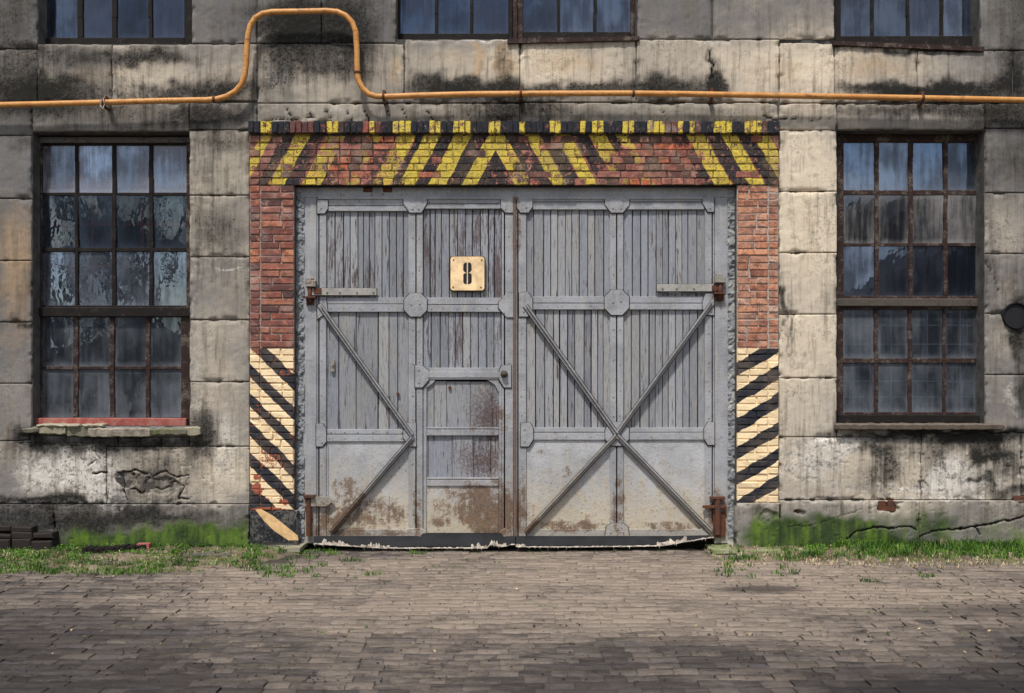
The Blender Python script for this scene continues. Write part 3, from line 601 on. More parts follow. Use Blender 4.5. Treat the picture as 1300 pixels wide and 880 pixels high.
# ------------------------------------------------------------------ brickwork
def brick_variants(L, H, n, seed):
    r = random.Random(seed); out_ = []
    for k in range(n):
        bm = bmesh.new(); bmesh.ops.create_cube(bm, size=1)
        for v in bm.verts: v.co = Vector((v.co.x*L, v.co.y*.06, v.co.z*H))
        bmesh.ops.bevel(bm, geom=[e for e in bm.edges if all(v.co.y < 0 for v in e.verts)]+[e for e in bm.edges if abs(e.verts[0].co.y-e.verts[1].co.y) > .01], offset=.006, segments=1, affect='EDGES')
        for v in bm.verts:
            v.co += Vector((r.uniform(-1, 1)*.004, r.uniform(-1, 1)*.004, r.uniform(-1, 1)*.0036))
        me = bpy.data.meshes.new('brick'); bm.to_mesh(me); bm.free(); out_.append(me)
    return out_
VAR = {}
def bricks_var(kind, mat):
    key = (kind, mat.name)
    if key not in VAR:
        L, H = dict(s=(.232, .062), h=(.108, .062), u=(.058, .13))[kind]
        VAR[key] = brick_variants(L, H, 7, hash(kind) % 97 if False else len(VAR)+3)
        for me in VAR[key]: me.materials.append(mat)
    return VAR[key], dict(s=(.232, .062), h=(.108, .062), u=(.058, .13))[kind]
def lay(parent, x0, x1, y0, y1, yface, mat, name='brick', kind=None, gap=1.75):
    a, z1 = P(x0, y0); b, z0 = P(x1, y1); g = (1.35 if mat is BRK_T and gap == 1.75 else gap)/120/2
    w = b-a-2*g; h = z1-z0-2*g*.8
    kd = kind or ('s' if w > .16 else 'h'); vs, (L, H) = bricks_var(kd, mat)
    me = rnd.choice(vs)
    o = put(name, me, ((a+b)/2, yface+.03+rnd.uniform(-.005, .008), (z0+z1)/2), None, parent)
    o.scale = (w/L*(1 if rnd.random() < .5 else -1)*1.0, 1, h/H)
    if o.scale[0] < 0: o.scale[0] *= -1; o.rotation_euler = (0, math.pi, 0)
    return o
def row(parent, xa, xb, y0, y1, yface, mat, pattern, count=None):
    x = xa; i = 0
    while x < xb-3:
        k = pattern[i % len(pattern)]; i += 1
        w = (28.5 if k == 's' else 14.2)*rnd.uniform(.94, 1.06)
        if xb-(x+w) < 8: w = xb-x
        e = min(xb, x+w); lay(parent, x, e, y0, y1, yface, mat); x = e
PITCH = 8.98
def pier(xa, xb, seam, mat, mort, label, ybot, yf):
    cx = P((xa+xb)/2, 0)[0]
    t = thing('brick_pier', label, 'brick pier', (cx, 0, P(0, ybot)[1]))
    ytop = 235.6; n = int(round((ybot-ytop)/PITCH)); p = (ybot-ytop)/n
    m = MB(); a, z1 = P(xa, ytop-.5); b, z0 = P(xb, ybot); m.box(a+.003, b-.003, yf+.015, .2, z0, z1); m.build('mortar_joints', mort, t)
    for i in range(n):
        y0 = ytop+i*p; y1 = y0+p
        inner = (seam, xb) if seam-xa < xb-seam else (xa, seam); outer = (xa, seam) if seam-xa < xb-seam else (seam, xb)
        lay(t, outer[0], outer[1], y0, y1, yf+.004, mat)
        q = rnd.random(); w = inner[1]-inner[0]
        if q < .22: cuts = [0, 1]
        elif q < .58: cuts = [0, rnd.uniform(.30, .42), 1]
        else: cuts = [0, rnd.uniform(.56, .70), 1]
        for u, v in zip(cuts[:-1], cuts[1:]): lay(t, inner[0]+u*w, inner[0]+v*w, y0, y1, yf, mat)
    return t
pier(317, 373.5, 330.5, BRK_L, MORT_P, 'red brick gate pier left of the gate, black and cream stripes on its lower half', 648, -.015)
pier(935.5, 988.5, 975, BRK_R, MORT_R, 'orange-red brick gate pier right of the gate, black and cream stripes on its lower half', 638, -.015)
lin = thing('brick_lintel', 'wide brick lintel over the gate with worn yellow and black hazard chevrons', 'brick lintel', (0, 0, P(0, 235)[1]))
m = MB(); a, z1 = P(317, 156); b, z0 = P(988.5, 235.4); m.box(a+.003, b-.003, -.009, .11, z0+.002, z1-.002); m.build('mortar_joints', MORT_L, lin)
yy = 173.0
lint_rows = []
for i in range(7):
    y0 = 172.8+i*PITCH*.998; y1 = y0+PITCH*.998
    lint_rows.append((y0, y1))
pats = ['h', 'ssh', 'shs', 'h', 'sh', 's', 'h']
allb = []
for (y0, y1), pt in zip(lint_rows, pats):
    lay(lin, 317, 330.5, y0, y1, -.024, BRK_T); lay(lin, 975, 988.5, y0, y1, -.024, BRK_T)
    row(lin, 330.5, 975, y0, y1, -.02, BRK_T, pt)
YELS = [(334, 349), (418, 433), (460, 463), (470, 476), (502, 525), (544, 560), (580, 599), (618, 632), (660, 667), (695, 710), (737, 745), (755, 764), (788, 803), (823, 846), (860, 866), (876, 882), (909, 918), (920, 925), (943, 961)]
BLKS = [(317, 333), (349, 367), (400, 412), (442, 459), (484, 500), (526, 543), (561, 579), (600, 617), (633, 659), (668, 694), (711, 736), (746, 754), (765, 787), (804, 822), (867, 875), (892, 908), (926, 942), (975, 989)]
x = 317.0
while x < 985:
    w = rnd.uniform(7.2, 8.1); e = min(988.5, x+w)
    if 988.5-e < 4: e = 988.5
    o = lay(lin, x, e, 155.5+rnd.uniform(-.5, .5), 171, -.075+rnd.uniform(-.004, .006), BRK_S, 'soldier_brick', 'u', 1.0)
    c = (x+e)/2; yl = any(a-1 <= c <= b+1 for a, b in YELS); bl = any(a <= c <= b for a, b in BLKS)
    o.color = (0, 1, 0, 1) if yl else ((1, 0, 0, 1) if bl else (0, 0, 0, 1)); x = e
a, z1 = P(317, 156.5); b, z0 = P(988.5, 171); m = MB(); m.box(a+.004, b-.004, -.052, -.0085, z0+.004, z1-.004); m.build('corbel_mortar', REVEAL, lin)
a, z1 = P(374, 232.0); b, z0 = P(935, 236)
m = MB(); m.box(a, b, .0, .16, P(0, 236.2)[1], P(0, 235.2)[1]); m.build('lintel_plate', DARKW, lin)

# ------------------------------------------------------------------ windows
def glass_pane(px0, py0, px1, py1, y, mat, parent, tilt=1.0, pitch=0.0):
    a, z1 = P(px0, py0, y); b, z0 = P(px1, py1, y); a -= .008; b += .008; z0 -= .008; z1 += .008
    w, h = b-a, z1-z0; n = 8; vs = []; rim = []
    for j in range(n+1):
        for i in range(n+1):
            u, v = i/n, j/n; vs.append(((u-.5)*w, 0, (v-.5)*h)); d = min(u, 1-u, v, (1-v)*1.0); rim.append(max(0, 1-d*7)*(1.0 if v < .3 else .6))
    f = [(j*(n+1)+i, j*(n+1)+i+1, (j+1)*(n+1)+i+1, (j+1)*(n+1)+i) for j in range(n) for i in range(n)]
    B = len(vs)
    vs += [(-w/2, .003, -h/2), (w/2, .003, -h/2), (w/2, .003, h/2), (-w/2, .003, h/2)]; rim += [0]*4
    o = mk('pane', vs, f, mat, parent, False, attrs=dict(rim=rim), origin=(0, 0, 0))
    loc = Vector(((a+b)/2, y, (z0+z1)/2)); o.location = loc-ORG[parent.name]; ORG[o.name] = loc
    o.rotation_euler = (R(rnd.uniform(-.5, .5)*tilt+pitch), 0, R(rnd.uniform(-.8, .8)*tilt))
    return o
def window(opening, sashes, label, yf=.19, fm=None, group=None, name='window', pitches=(0, 3.0, 0)):
    x0, y0, x1, y1 = opening; a, z1 = P(x0, y0); b, z0 = P(x1, y1)
    t = thing(name, label, 'window', ((a+b)/2, yf, z0), group)
    for k, (cols, rows, bm_, gm, sy) in enumerate(sashes):
        g = yf+.035; fx0, fx1 = P(cols[0][0], 0, g)[0], P(cols[-1][1], 0, g)[0]; top = P(0, rows[0][0], g)[1]; bot = P(0, rows[-1][1], g)[1]
        # stiles and rails of this sash
        ft, fb = sy
        zt = z1 if ft is None else P(0, ft, yf)[1]; zb = z0 if fb is None else P(0, fb, yf)[1]
        for (p, q, r_, s_, nm) in ((a, zb, fx0, zt, 'frame_stile'), (fx1, zb, b, zt, 'frame_stile'), (fx0, top, fx1, zt, 'frame_rail'), (fx0, zb, fx1, bot, 'frame_rail')):
            if r_-p < .004 or s_-q < .004: continue
            m = MB(); m.wbox(p+.0005, q+.0005, r_, s_, yf+rnd.uniform(-.002, .002), yf+.09, .006, .002)
            if nm == 'frame_stile' and r_-p > .05:    # a step inside the stile
                if p < (a+b)/2 and p == a: m.wbox(p+.0005, q+.001, p+(r_-p)*.45, s_-.001, yf-.03, yf-.0025, .006, .002)
            m.build(nm, bm_ if nm == 'frame_rail' else (fm or bm_), t)
        for (c0, c1), (d0, d1) in zip(cols[:-1], cols[1:]):
            m = MB(); p = P(c1, 0, g)[0]; q = P(d0, 0, g)[0]
            n = 10; vv = MB()
            zs = np.linspace(bot, top, n+1)
            for zc, zd in zip(zs[:-1], zs[1:]):
                jw = rnd.uniform(-.003, .003); vv.wbox(p+jw, zc, q+jw+rnd.uniform(-.002, .002), zd+.0004, yf+.012+rnd.uniform(-.002, .002), yf+.05, .004, .0022)
            vv.build('glazing_bar', bm_, t)
        for (c0, c1), (d0, d1) in zip(rows[:-1], rows[1:]):
            for (e0, e1) in cols:
                m = MB(); m.wbox(P(e0, 0, g)[0]+.0005, P(0, d0, g)[1], P(e1, 0, g)[0]-.0005, P(0, c1, g)[1], yf+.014+rnd.uniform(-.002, .002), yf+.048, .004, .002); m.build('glazing_bar', bm_, t)
        for i, (r0, r1) in enumerate(rows):
            for c0, c1 in cols:
                glass_pane(c0, r0, c1, r1, g, gm[i] if isinstance(gm, list) else gm, t, pitch=(pitches[i] if isinstance(gm, list) and len(gm) == 3 else 0))
    return t
GL_A = m_glass('glass_pale', .42, (.33, .34, .40), 2.6, .6); GL_B = m_glass('glass_deep', .18, (.09, .12, .17), 1.5, .7); GL_C = m_glass('glass_mid', .24, (.22, .25, .31), 2.4, .6)
GL_D = m_glass('glass_dusty', .32, (.21, .235, .27), 1.6, .7); GL_E = m_glass('glass_streaked', .42, (.27, .26, .26), 1.2, 1.5); GL_F = m_glass('glass_blue', .20, (.13, .16, .25), 1.1, 1.6); GL_G = m_glass('glass_dark', .16, (.12, .135, .18), 1.3, 1.0)
c4 = lambda xs_: [(xs_[2*i], xs_[2*i+1]) for i in range(len(xs_)//2)]
w1 = window(OPEN[0], [(c4([55, 96, 100, 143, 148, 190, 195, 238]), c4([185, 245, 249, 315, 320, 388]), DARKW, [GL_A, GL_B, GL_C], (None, 397)),
                      (c4([54, 94, 100, 140, 146, 186, 191, 231]), c4([402, 465, 469, 530]), BROWNW, GL_D, (397, None))],
            'tall 20-pane window left of the gate, black upper bars and red inner frame', fm=BROWNW)
m = MB(); m.wbox(P(40, 0)[0], P(0, 181, .17)[1], P(238, 0)[0]+.03, P(0, 174, .17)[1], .165, .188, .005, .003); m.build('head_board', m_wood('grey_head_board', (.16, .15, .15), (.05, .04, .04), .4), w1)
m = MB(); m.pbox(41, 531, 236, 541, .10, .188, .006, .003); m.build('red_bottom_board', REDW, w1)
m = MB(); m.wbox(P(40, 0)[0]+.001, P(0, 402, .15)[1], P(240, 0)[0]-.001, P(0, 390, .15)[1], .155, .188, .008, .003); m.build('transom', DARKW, w1)
for xx in (117, 181):
    m = MB(); m.pbox(xx-1.8, 180, xx+1.8, 392, .42, .45, .003); m.build('inner_bar', PINK, w1)
for k_, yy in enumerate((235, 285, 338)):
    m = MB(); m.pbox(50, yy-1.6, 250, yy+1.6, .415, .418, .001); m.build('inner_bar', PINK, w1)
w2 = window(OPEN[1], [(c4([1070, 1110, 1115, 1153, 1158, 1197, 1202, 1240]), c4([181, 242, 248, 309, 313, 376]), BROWNW, [GL_C, GL_E, GL_G], (None, 385)),
                      (c4([1069, 1109, 1114, 1152, 1157, 1196, 1200, 1240]), c4([393, 455, 461, 523]), BROWNW, GL_D, (385, None))],
            'tall 20-pane window right of the gate, brown bars, pale wire grid behind its lower panes', fm=BROWNW)
m = MB(); m.wbox(P(1063, 0)[0]+.001, P(0, 389, .15)[1], P(1251, 0)[0]-.001, P(0, 379, .15)[1], .155, .188, .008, .003); m.build('transom', m_wood('grey_transom', (.10, .085, .07), (.05, .035, .03), .4), w2)
m = MB(); m.pbox(1064, 527, 1249, 537, .12, .188, .006, .003); m.build('bottom_board', DARKW, w2)
for xx in (1083, 1105, 1131, 1177, 1219, 1238):
    m = MB(); m.pbox(xx-.6, 390, xx+.6, 527, .26, .266, .0005); m.build('wire_bar', WHITEG, w2)
for yy in (413, 437, 484, 504):
    m = MB(); m.pbox(1066, yy-.5, 1245, yy+.5, .267, .272, .0005); m.build('wire_bar', WHITEG, w2)
up = lambda b0: c4([-210, -150, -144, -84, -78, -20, -14, b0])
window(OPEN[2], [(c4([59, 99, 106, 143, 149, 189, 194, 235]), up(49), DARKW, [GL_G, GL_G, GL_F, GL_F], (None, None))], 'upper window at the left above the orange pipe, blue panes with a cloud reflected')
ou = (503, -260, 651, 49); window(ou, [(c4([508, 552, 556, 597, 601, 645]), up(44), DARKW, [GL_G, GL_G, GL_F, GL_F], (None, None))], 'plain black-framed left half of the paired upper window above the gate')
ov = (651, -260, 809, 49); w5 = window(ov, [(c4([664, 707, 711, 753, 757, 800]), up(42), DARKW, [GL_G, GL_G, GL_F, GL_F], (None, None))], 'right half of the paired upper window above the gate, with brown sill strip', fm=BROWNW)
m = MB(); m.poly([(644, 49), (812, 46), (812, 51), (644, 55)], -.03, .18, .003); m.build('sill_strip', BROWNW, w5)
w6 = window(OPEN[4], [(c4([1066, 1105, 1109, 1150, 1154, 1193, 1197, 1235]), up(47), DARKW, [GL_G, GL_G, GL_F, GL_F], (None, None))], 'upper window at the right above the orange pipe, over a sagging brown sill strip')
m = MB(); m.poly([(1058, 52), (1250, 59), (1250, 65), (1058, 57)], -.03, .18, .003); m.build('sill_strip', BROWNW, w6)
w6['label'] = 'upper window at the right above the pipe, streaked blue panes over a sagging brown sill'
# sills
def stone(pts, y0, y1, z0, z1, mat, parent, name='sill_stone', seed=0, J=1.0):
    a, b = pts; nx = max(4, int((b-a)*120/4)); r = random.Random(seed+int(a*100)); vs = []; f = []
    prof = [(y1, z1), (y0+.03, z1), (y0, z1-.012), (y0+.008, z0+.01), (y0+.04, z0), (y1, z0)]; n = len(prof)
    for i in range(nx+1):
        x = a+(b-a)*i/nx; e = 1-.25*(i in (0, nx))
        j1, j2 = r.uniform(-.012, .012)*J, r.uniform(-.007, .007)*J
        for k, (y, z) in enumerate(prof):
            zc = (z0+z1)/2; vs.append((x+r.uniform(-.003, .003), y+(j1 if 0 < k < n-1 else 0), zc+(z-zc)*e+j2+r.uniform(-.004, .004)))
    for i in range(nx):
        for k in range(n): f.append((i*n+k, i*n+(k+1) % n, (i+1)*n+(k+1) % n, (i+1)*n+k))
    f += [tuple(range(n)), tuple(range(nx*n+n-1, nx*n-1, -1))]
    f = [q[::-1] for q in f]
    return mk(name, vs, f, mat, parent)
MOSSY = m_wood('mossy_slate', (.24, .22, .17), (.10, .12, .03), .42)
PALES = m_wood('pale_slate', (.42, .38, .28), (.20, .19, .12), .35)
sl = thing('stone_sill', 'broken mossy slate sill under the left 20-pane window', 'window sill', (P(140, 0)[0], -.05, P(0, 550)[1]))
for i, (a, b, t_, b_, mt) in enumerate(((28, 48, 543, 550, MOSSY), (47, 82, 542, 552, PALES), (80, 125, 541, 555, MOSSY), (112, 190, 544, 555, SILLM), (188, 236, 545, 553, MOSSY), (233, 252, 543, 554, PALES), (45, 100, 540, 543.2, PALES), (98, 128, 540, 543.0, PALES))):
    stone((P(a, 0, -.1)[0], P(b, 0, -.1)[0]), -.10+.02*(i % 3), .1, P(0, b_, -.1)[1], P(0, t_, -.1)[1]+.0015*i, mt, sl, seed=i)
sr = thing('stone_sill', 'long brown-grey concrete sill under the right 20-pane window', 'window sill', (P(1168, 0)[0], -.05, P(0, 546)[1]))
stone((P(1063, 0, -.08)[0], P(1275, 0, -.08)[0]), -.09, .12, P(0, 546, -.08)[1], P(0, 538.2, -.08)[1], m_wood('brown_sill_render', (.17, .135, .11), (.09, .09, .05), .35), sr, 'sill_slab', 0, .35)

# ------------------------------------------------------------------ gate
GY = .10                                          # face of the leaf framing
gf = thing('gateway', 'grey steel door frame with peeling plaster edges around the double gate', 'door frame', (0, GY, P(0, 690)[1]))
def gb(parent, name, a, b, c, d, yf, yb, mat=None, bev=.004, jit=.0015): m = MB(); m.pbox(a, b, c, d, yf, yb, bev, jit); return m.build(name, mat or STEEL, parent)
gb(gf, 'frame_jamb', 385, 238, 402, 690, GY-.005, .2); gb(gf, 'frame_jamb', 907.5, 238, 925, 690, GY-.005, .2)
gb(gf, 'frame_head', 376, 236, 934, 250.5, GY-.012, .2)
gb(gf, 'head_lip', 403, 249, 907, 253, GY-.02, GY+.03)
for side, (a, b) in enumerate(((374.5, 385.5), (924.5, 935.5))):   # lumpy plaster packed beside the jamb
    X = np.linspace(P(a, 0, GY)[0]-.01, P(b, 0, GY)[0]+.01, 12); Z = np.linspace(P(0, 700)[1], P(0, 236)[1], 420)
    gx, gz = np.meshgrid(X, Z, indexing='ij'); gx = gx.ravel(); gz = gz.ravel()
    y = GY-.015+(fbm(gx, gz, 22, 4, 71+side)-.5)*.05+(sstep(.55, .65, fbm(gx, gz, 14, 3, 76))*.018)
    i = np.arange(12*420).reshape(12, 420); f = np.stack([i[:-1, :-1], i[1:, :-1], i[1:, 1:], i[:-1, 1:]], -1).reshape(-1, 4)
    s_ = STEEL
    mk('plaster_edge', np.stack([gx, y, gz], 1), f, m_wood('peeling_plaster_%d' % side, (.27, .285, .305), (.40, .37, .31) if side else (.17, .18, .19), .36), gf, False)
m = MB()
for hx, hy in ((381, 243), (381, 250), (472, 246), (486, 245)): m.cyl((P(hx, 0, GY)[0], GY-.02, P(0, hy)[1]), (P(hx, 0, GY)[0], GY, P(0, hy)[1]), .008, n=8)
m.build('rivet', RUSTM, gf)['kind'] = 'stuff'
for a in (466, 491):
    gb(gf, 'brick_chip', a-5, 238, a+7, 244, GY-.02, GY, RUSTM)

def leaf(name, label, xl, xr): return thing(name, label, 'gate', (P((xl+xr)/2, 0)[0], GY, P(0, 680)[1]), 'leaves of the grey double gate')
LL = leaf('gate_leaf', 'left leaf of the grey timber and steel gate, carrying the small wicket door', 402, 652)
RL = leaf('gate_leaf', 'right leaf of the grey timber and steel gate, crossed by two long diagonal braces', 656, 908)
# dark backing sheet behind the planks
gb(LL, 'backing_sheet', 403, 253, 653, 684, GY+.055, GY+.06, DARKW, .001, 0); gb(RL, 'backing_sheet', 654, 253, 907, 684, GY+.055, GY+.06, DARKW, .001, 0)
def stile(parent, a, b, c, d, seam=None, horiz=False, name=None, yo=0):
    m = MB(); s_ = .8
    if seam is None: m.pbox(a, b, c, d, GY-.006+yo, GY+.05, .004, .0012)
    elif horiz: m.pbox(a, b, c, seam-s_*.5, GY-.006+yo, GY+.05, .003, .001); m.pbox(a, seam+s_*.5, c, d, GY-.010+yo, GY+.05, .003, .001)
    else: m.pbox(a, b, seam-s_, d, GY-.006+yo, GY+.05, .003, .001); m.pbox(seam+s_, b, c, d, GY-.008+yo, GY+.05, .003, .001)
    return m.build(name or ('rail' if horiz else 'stile'), STEEL, parent)
def planks(parent, a, b, c, d, n, mats, yo=.022, vary=.28, gap=1.25, cuts=None):
    if cuts is None:
        ws = [1+rnd.uniform(-vary, vary) for _ in range(n)]; s_ = sum(ws); cuts = [a]
        for w_ in ws: cuts.append(cuts[-1]+w_/s_*(c-a))
    for u, v in zip(cuts[:-1], cuts[1:]):
        m = MB(); g = gap*rnd.uniform(.5, 1.2)/2; yf = GY+yo+rnd.uniform(-.004, .004)
        lean = rnd.uniform(-.3, .3)
        x0, z1 = P(u+g, b+rnd.uniform(0, .8), yf); x1, z0 = P(v-g, d, yf)
        m.wbox(x0, z0, x1, z1, yf, yf+.03, .0035, .0018)
        o = m.build('plank', rnd.choice(mats), parent)
wk = None
HV, MD, FR = [PLANK_B, PLANK_A], [PLANK_A, PLANK_A, PLANK_C, PLANK_B], [PLANK_C, PLANK_C, PLANK_A]
# left leaf
planks(LL, 414, 267, 520, 379, 12, [PLANK_A, PLANK_B, PLANK_A, PLANK_C]); planks(LL, 537, 264, 637, 379, 11, HV)
planks(LL, 413, 395, 519, 546, 0, [PLANK_C, PLANK_A, PLANK_C], cuts=[413, 430, 452, 480, 494, 505, 519]); planks(LL, 537, 395, 637, 468, 10, HV)
stile(LL, 402.5, 252, 414, 682, 404.8); stile(LL, 518.5, 252, 536.5, 682, 528); stile(LL, 637, 252, 651.5, 682, 640.5)
stile(LL, 415, 251, 517.6, 268, 261.5, True); stile(LL, 537.4, 251, 636.2, 265, 259, True)
stile(LL, 415, 378, 517.6, 396, 386, True, yo=.001); stile(LL, 537.4, 378, 636.2, 396, 387, True, yo=.001)
stile(LL, 415, 545, 517.6, 560.5, 551.5, True); stile(LL, 414.3, 672, 518.2, 681.5, None, True)
gb(LL, 'sheet_panel', 412, 560, 520, 673, GY+.01, GY+.03, SHEET)
gb(LL, 'angle_strip', 414.3, 560.6, 417, 672, GY+.002, GY+.01)
# wicket door
wd = put('wicket_door', bpy.data.meshes.new('wicket_door'), (P(591, 0)[0], GY, P(0, 675)[1]), None, LL); mm = MB()
bpy.data.objects.remove(wd)
mm.pbox(537.5, 467, 637, 482, GY-.014, GY+.05, .003, .001); mm.pbox(537.5, 472, 637, 479.5, GY-.022, GY-.0142, .002, 0)
mm.build('wicket_rail', STEEL, LL)
wd = MB(); wd.pbox(537.5, 482.3, 541.5, 673, GY-.004, GY+.05); wd.pbox(633.5, 486, 636.8, 673, GY-.004, GY+.05)
wd.poly([(541.5, 482.2), (541.5, 492), (549, 487), (553, 482.2)], GY-.005, GY+.05, .001); wd.poly([(618, 482.2), (633, 482.2), (633.4, 498), (628, 488)], GY-.005, GY+.05, .001)
wd = wd.build('wicket_door', STEEL, LL); wd['label'] = 'low wicket door in the left leaf, rust stained at its right edge'
planks(wd, 541, 484, 634, 544, 0, [PLANK_A, PLANK_C], cuts=[541, 551, 567, 597, 625, 634], gap=.6); planks(wd, 541, 552, 634, 608, 0, [PLANK_A], cuts=[541, 544, 574, 601, 623, 634], gap=.6)
stile(wd, 541.8, 542.5, 633.2, 553, 545, True); stile(wd, 541.8, 606.5, 633.2, 617, 609, True)
gb(wd, 'sheet_panel', 541.6, 616, 633.3, 678, GY+.008, GY+.03, SHEET)
# right leaf
planks(RL, 668, 265, 775, 378, 11, FR+[PLANK_A]); planks(RL, 791.5, 265, 896, 378, 11, MD)
planks(RL, 668, 392, 775, 544, 11, FR+[PLANK_A]); planks(RL, 791.5, 392, 896, 544, 11, FR)
stile(RL, 653.5, 250, 668, 682, 657.5); stile(RL, 774.5, 250, 791.5, 682, 783); stile(RL, 895, 250, 907, 682, 904.5)
for a, b in ((668.9, 773.7), (792.3, 894.2)):
    stile(RL, a, 250, b, 266, 256.5, True); stile(RL, a, 376.5, b, 393, 385, True, yo=.001); stile(RL, a, 543, b, 558.5, 549, True); stile(RL, a, 672, b, 681.5, None, True)
    gb(RL, 'sheet_panel', a-1, 558, b+1, 673, GY+.01, GY+.03, SHEET)
gb(RL, 'meeting_bar', 651.8, 250, 655.2, 682, GY-.024, GY-.0105, m_wood('rusty_meeting_bar', (.21, .15, .12), (.13, .055, .035), .45))
# gusset plates
SHADE_RIM = m_wood('contact_shade_rim', (.045, .035, .03), (.12, .06, .04), .35)  # dark rusty rim plates paint the contact shade round gussets, straps and braces
def seam(parent, pts, y, e=.9):  # dark rim plate painting the contact shade behind a part
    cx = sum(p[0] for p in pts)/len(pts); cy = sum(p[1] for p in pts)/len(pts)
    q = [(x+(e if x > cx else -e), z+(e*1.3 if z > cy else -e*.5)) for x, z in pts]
    m = MB(); m.poly(q, y, y+.004, .0008); m.build('contact_shade_rim', SHADE_RIM, parent)
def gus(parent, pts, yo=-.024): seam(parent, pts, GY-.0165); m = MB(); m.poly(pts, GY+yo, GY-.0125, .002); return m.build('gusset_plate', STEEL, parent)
def octo(cx, cy, rx, ry, c=.45): return [(cx-rx*c, cy-ry), (cx+rx*c, cy-ry), (cx+rx, cy-ry*c), (cx+rx, cy+ry*c), (cx+rx*c, cy+ry), (cx-rx*c, cy+ry), (cx-rx, cy+ry*c), (cx-rx, cy-ry*c)]
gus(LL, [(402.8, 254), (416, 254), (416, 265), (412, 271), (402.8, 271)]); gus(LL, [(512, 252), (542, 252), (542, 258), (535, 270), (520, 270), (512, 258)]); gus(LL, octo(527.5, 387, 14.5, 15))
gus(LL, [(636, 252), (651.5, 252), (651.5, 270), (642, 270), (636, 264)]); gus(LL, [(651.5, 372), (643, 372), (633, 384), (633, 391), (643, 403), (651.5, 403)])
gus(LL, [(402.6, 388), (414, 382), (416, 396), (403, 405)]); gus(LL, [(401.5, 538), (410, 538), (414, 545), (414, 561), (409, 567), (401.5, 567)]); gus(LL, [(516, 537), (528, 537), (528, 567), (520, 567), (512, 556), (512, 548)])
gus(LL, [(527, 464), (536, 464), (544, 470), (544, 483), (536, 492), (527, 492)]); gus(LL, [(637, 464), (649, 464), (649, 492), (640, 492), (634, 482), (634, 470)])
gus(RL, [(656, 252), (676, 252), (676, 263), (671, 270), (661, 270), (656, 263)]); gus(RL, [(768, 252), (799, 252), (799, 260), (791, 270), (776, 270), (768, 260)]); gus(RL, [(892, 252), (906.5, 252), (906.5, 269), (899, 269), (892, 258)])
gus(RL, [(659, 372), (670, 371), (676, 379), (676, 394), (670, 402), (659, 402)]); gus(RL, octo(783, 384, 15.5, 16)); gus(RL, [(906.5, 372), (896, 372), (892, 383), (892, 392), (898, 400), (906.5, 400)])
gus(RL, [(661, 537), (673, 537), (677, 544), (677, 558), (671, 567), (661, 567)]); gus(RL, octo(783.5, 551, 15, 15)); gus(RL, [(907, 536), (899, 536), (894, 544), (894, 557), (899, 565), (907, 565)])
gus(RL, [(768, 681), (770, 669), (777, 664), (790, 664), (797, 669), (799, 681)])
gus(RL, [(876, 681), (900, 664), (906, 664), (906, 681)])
# flattened filler lumps at the foot of the stiles
# braces: angle iron bars
def brace(parent, p0, p1, w=5.0, yo=-.03, name='brace', mat=None):
    (x0, y0), (x1, y1) = p0, p1; L = math.hypot(x1-x0, y1-y0); nx, ny = -(y1-y0)/L*w/2, (x1-x0)/L*w/2
    k9 = 1.35; m = MB(); m.poly([(x0-nx*k9, y0-ny*k9), (x1-nx*k9, y1-ny*k9), (x1+nx*k9, y1+ny*k9), (x0+nx*k9, y0+ny*k9)], GY+yo-.004, GY+yo+.012, .0008); m.build('contact_shade_rim', SHADE_RIM, parent)  # wider dark plate under the bar paints its contact shade
    m = MB(); m.poly([(x0-nx, y0-ny), (x1-nx, y1-ny), (x1+nx, y1+ny), (x0+nx, y0+ny)], GY+yo-.012, GY+yo+.004, .001)
    k = 1.0 if (ny < 0) else -1.0
    a = (nx*k, ny*k); q = .35
    m.poly([(x0+a[0]*q, y0+a[1]*q), (x1+a[0]*q, y1+a[1]*q), (x1+a[0], y1+a[1]), (x0+a[0], y0+a[1])], GY+yo-.040, GY+yo-.0125, .001)
    return m.build(name, mat or STEEL, parent)
BR_M = m_steel('brace_steel', (.27, .275, .29), 1.8)
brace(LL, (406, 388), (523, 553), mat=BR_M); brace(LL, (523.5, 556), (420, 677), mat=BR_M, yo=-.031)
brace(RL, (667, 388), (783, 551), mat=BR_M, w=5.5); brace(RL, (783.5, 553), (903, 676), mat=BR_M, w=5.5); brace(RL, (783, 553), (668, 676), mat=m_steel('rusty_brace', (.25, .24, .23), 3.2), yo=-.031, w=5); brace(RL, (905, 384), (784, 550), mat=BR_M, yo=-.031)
# rivets
m = MB(); m2 = MB()
def riv(mbx, x, y, r=.0085, yo=-.006): X, Z = P(x, y, GY); mbx.cyl((X, GY+yo-.007, Z), (X, GY+yo, Z), r*.75, r, 7)
for yv in (300, 345, 420, 460, 500, 530, 590, 625, 655):
    for xv in (408, 524, 532): riv(m, xv+rnd.uniform(-.5, .5), yv+rnd.uniform(-3, 3))
    for xv in (646,): riv(m, xv, yv+rnd.uniform(-3, 3))
    for xv in (662, 779, 787, 900): riv(m2, xv+rnd.uniform(-.5, .5), yv+rnd.uniform(-4, 4))
for yv in (256, 392, 557, 549, 470):
    for xv in range(420, 640, 18):
        if yv in (557, 549) and xv > 515: continue
        if yv == 470 and xv < 537: continue
        riv(m, xv+rnd.uniform(-2, 2), yv)
for yv in (253, 389, 555):
    for xv in range(675, 895, 19): riv(m2, xv+rnd.uniform(-2, 2), yv, .006)
for x_, y_ in ((408, 265), (524, 266), (532, 266), (522, 387), (533, 386), (409, 562), (524, 562), (532, 470), (532, 486), (645, 486), (640, 398), (642, 266)): riv(m, x_, y_, .010, -.024)
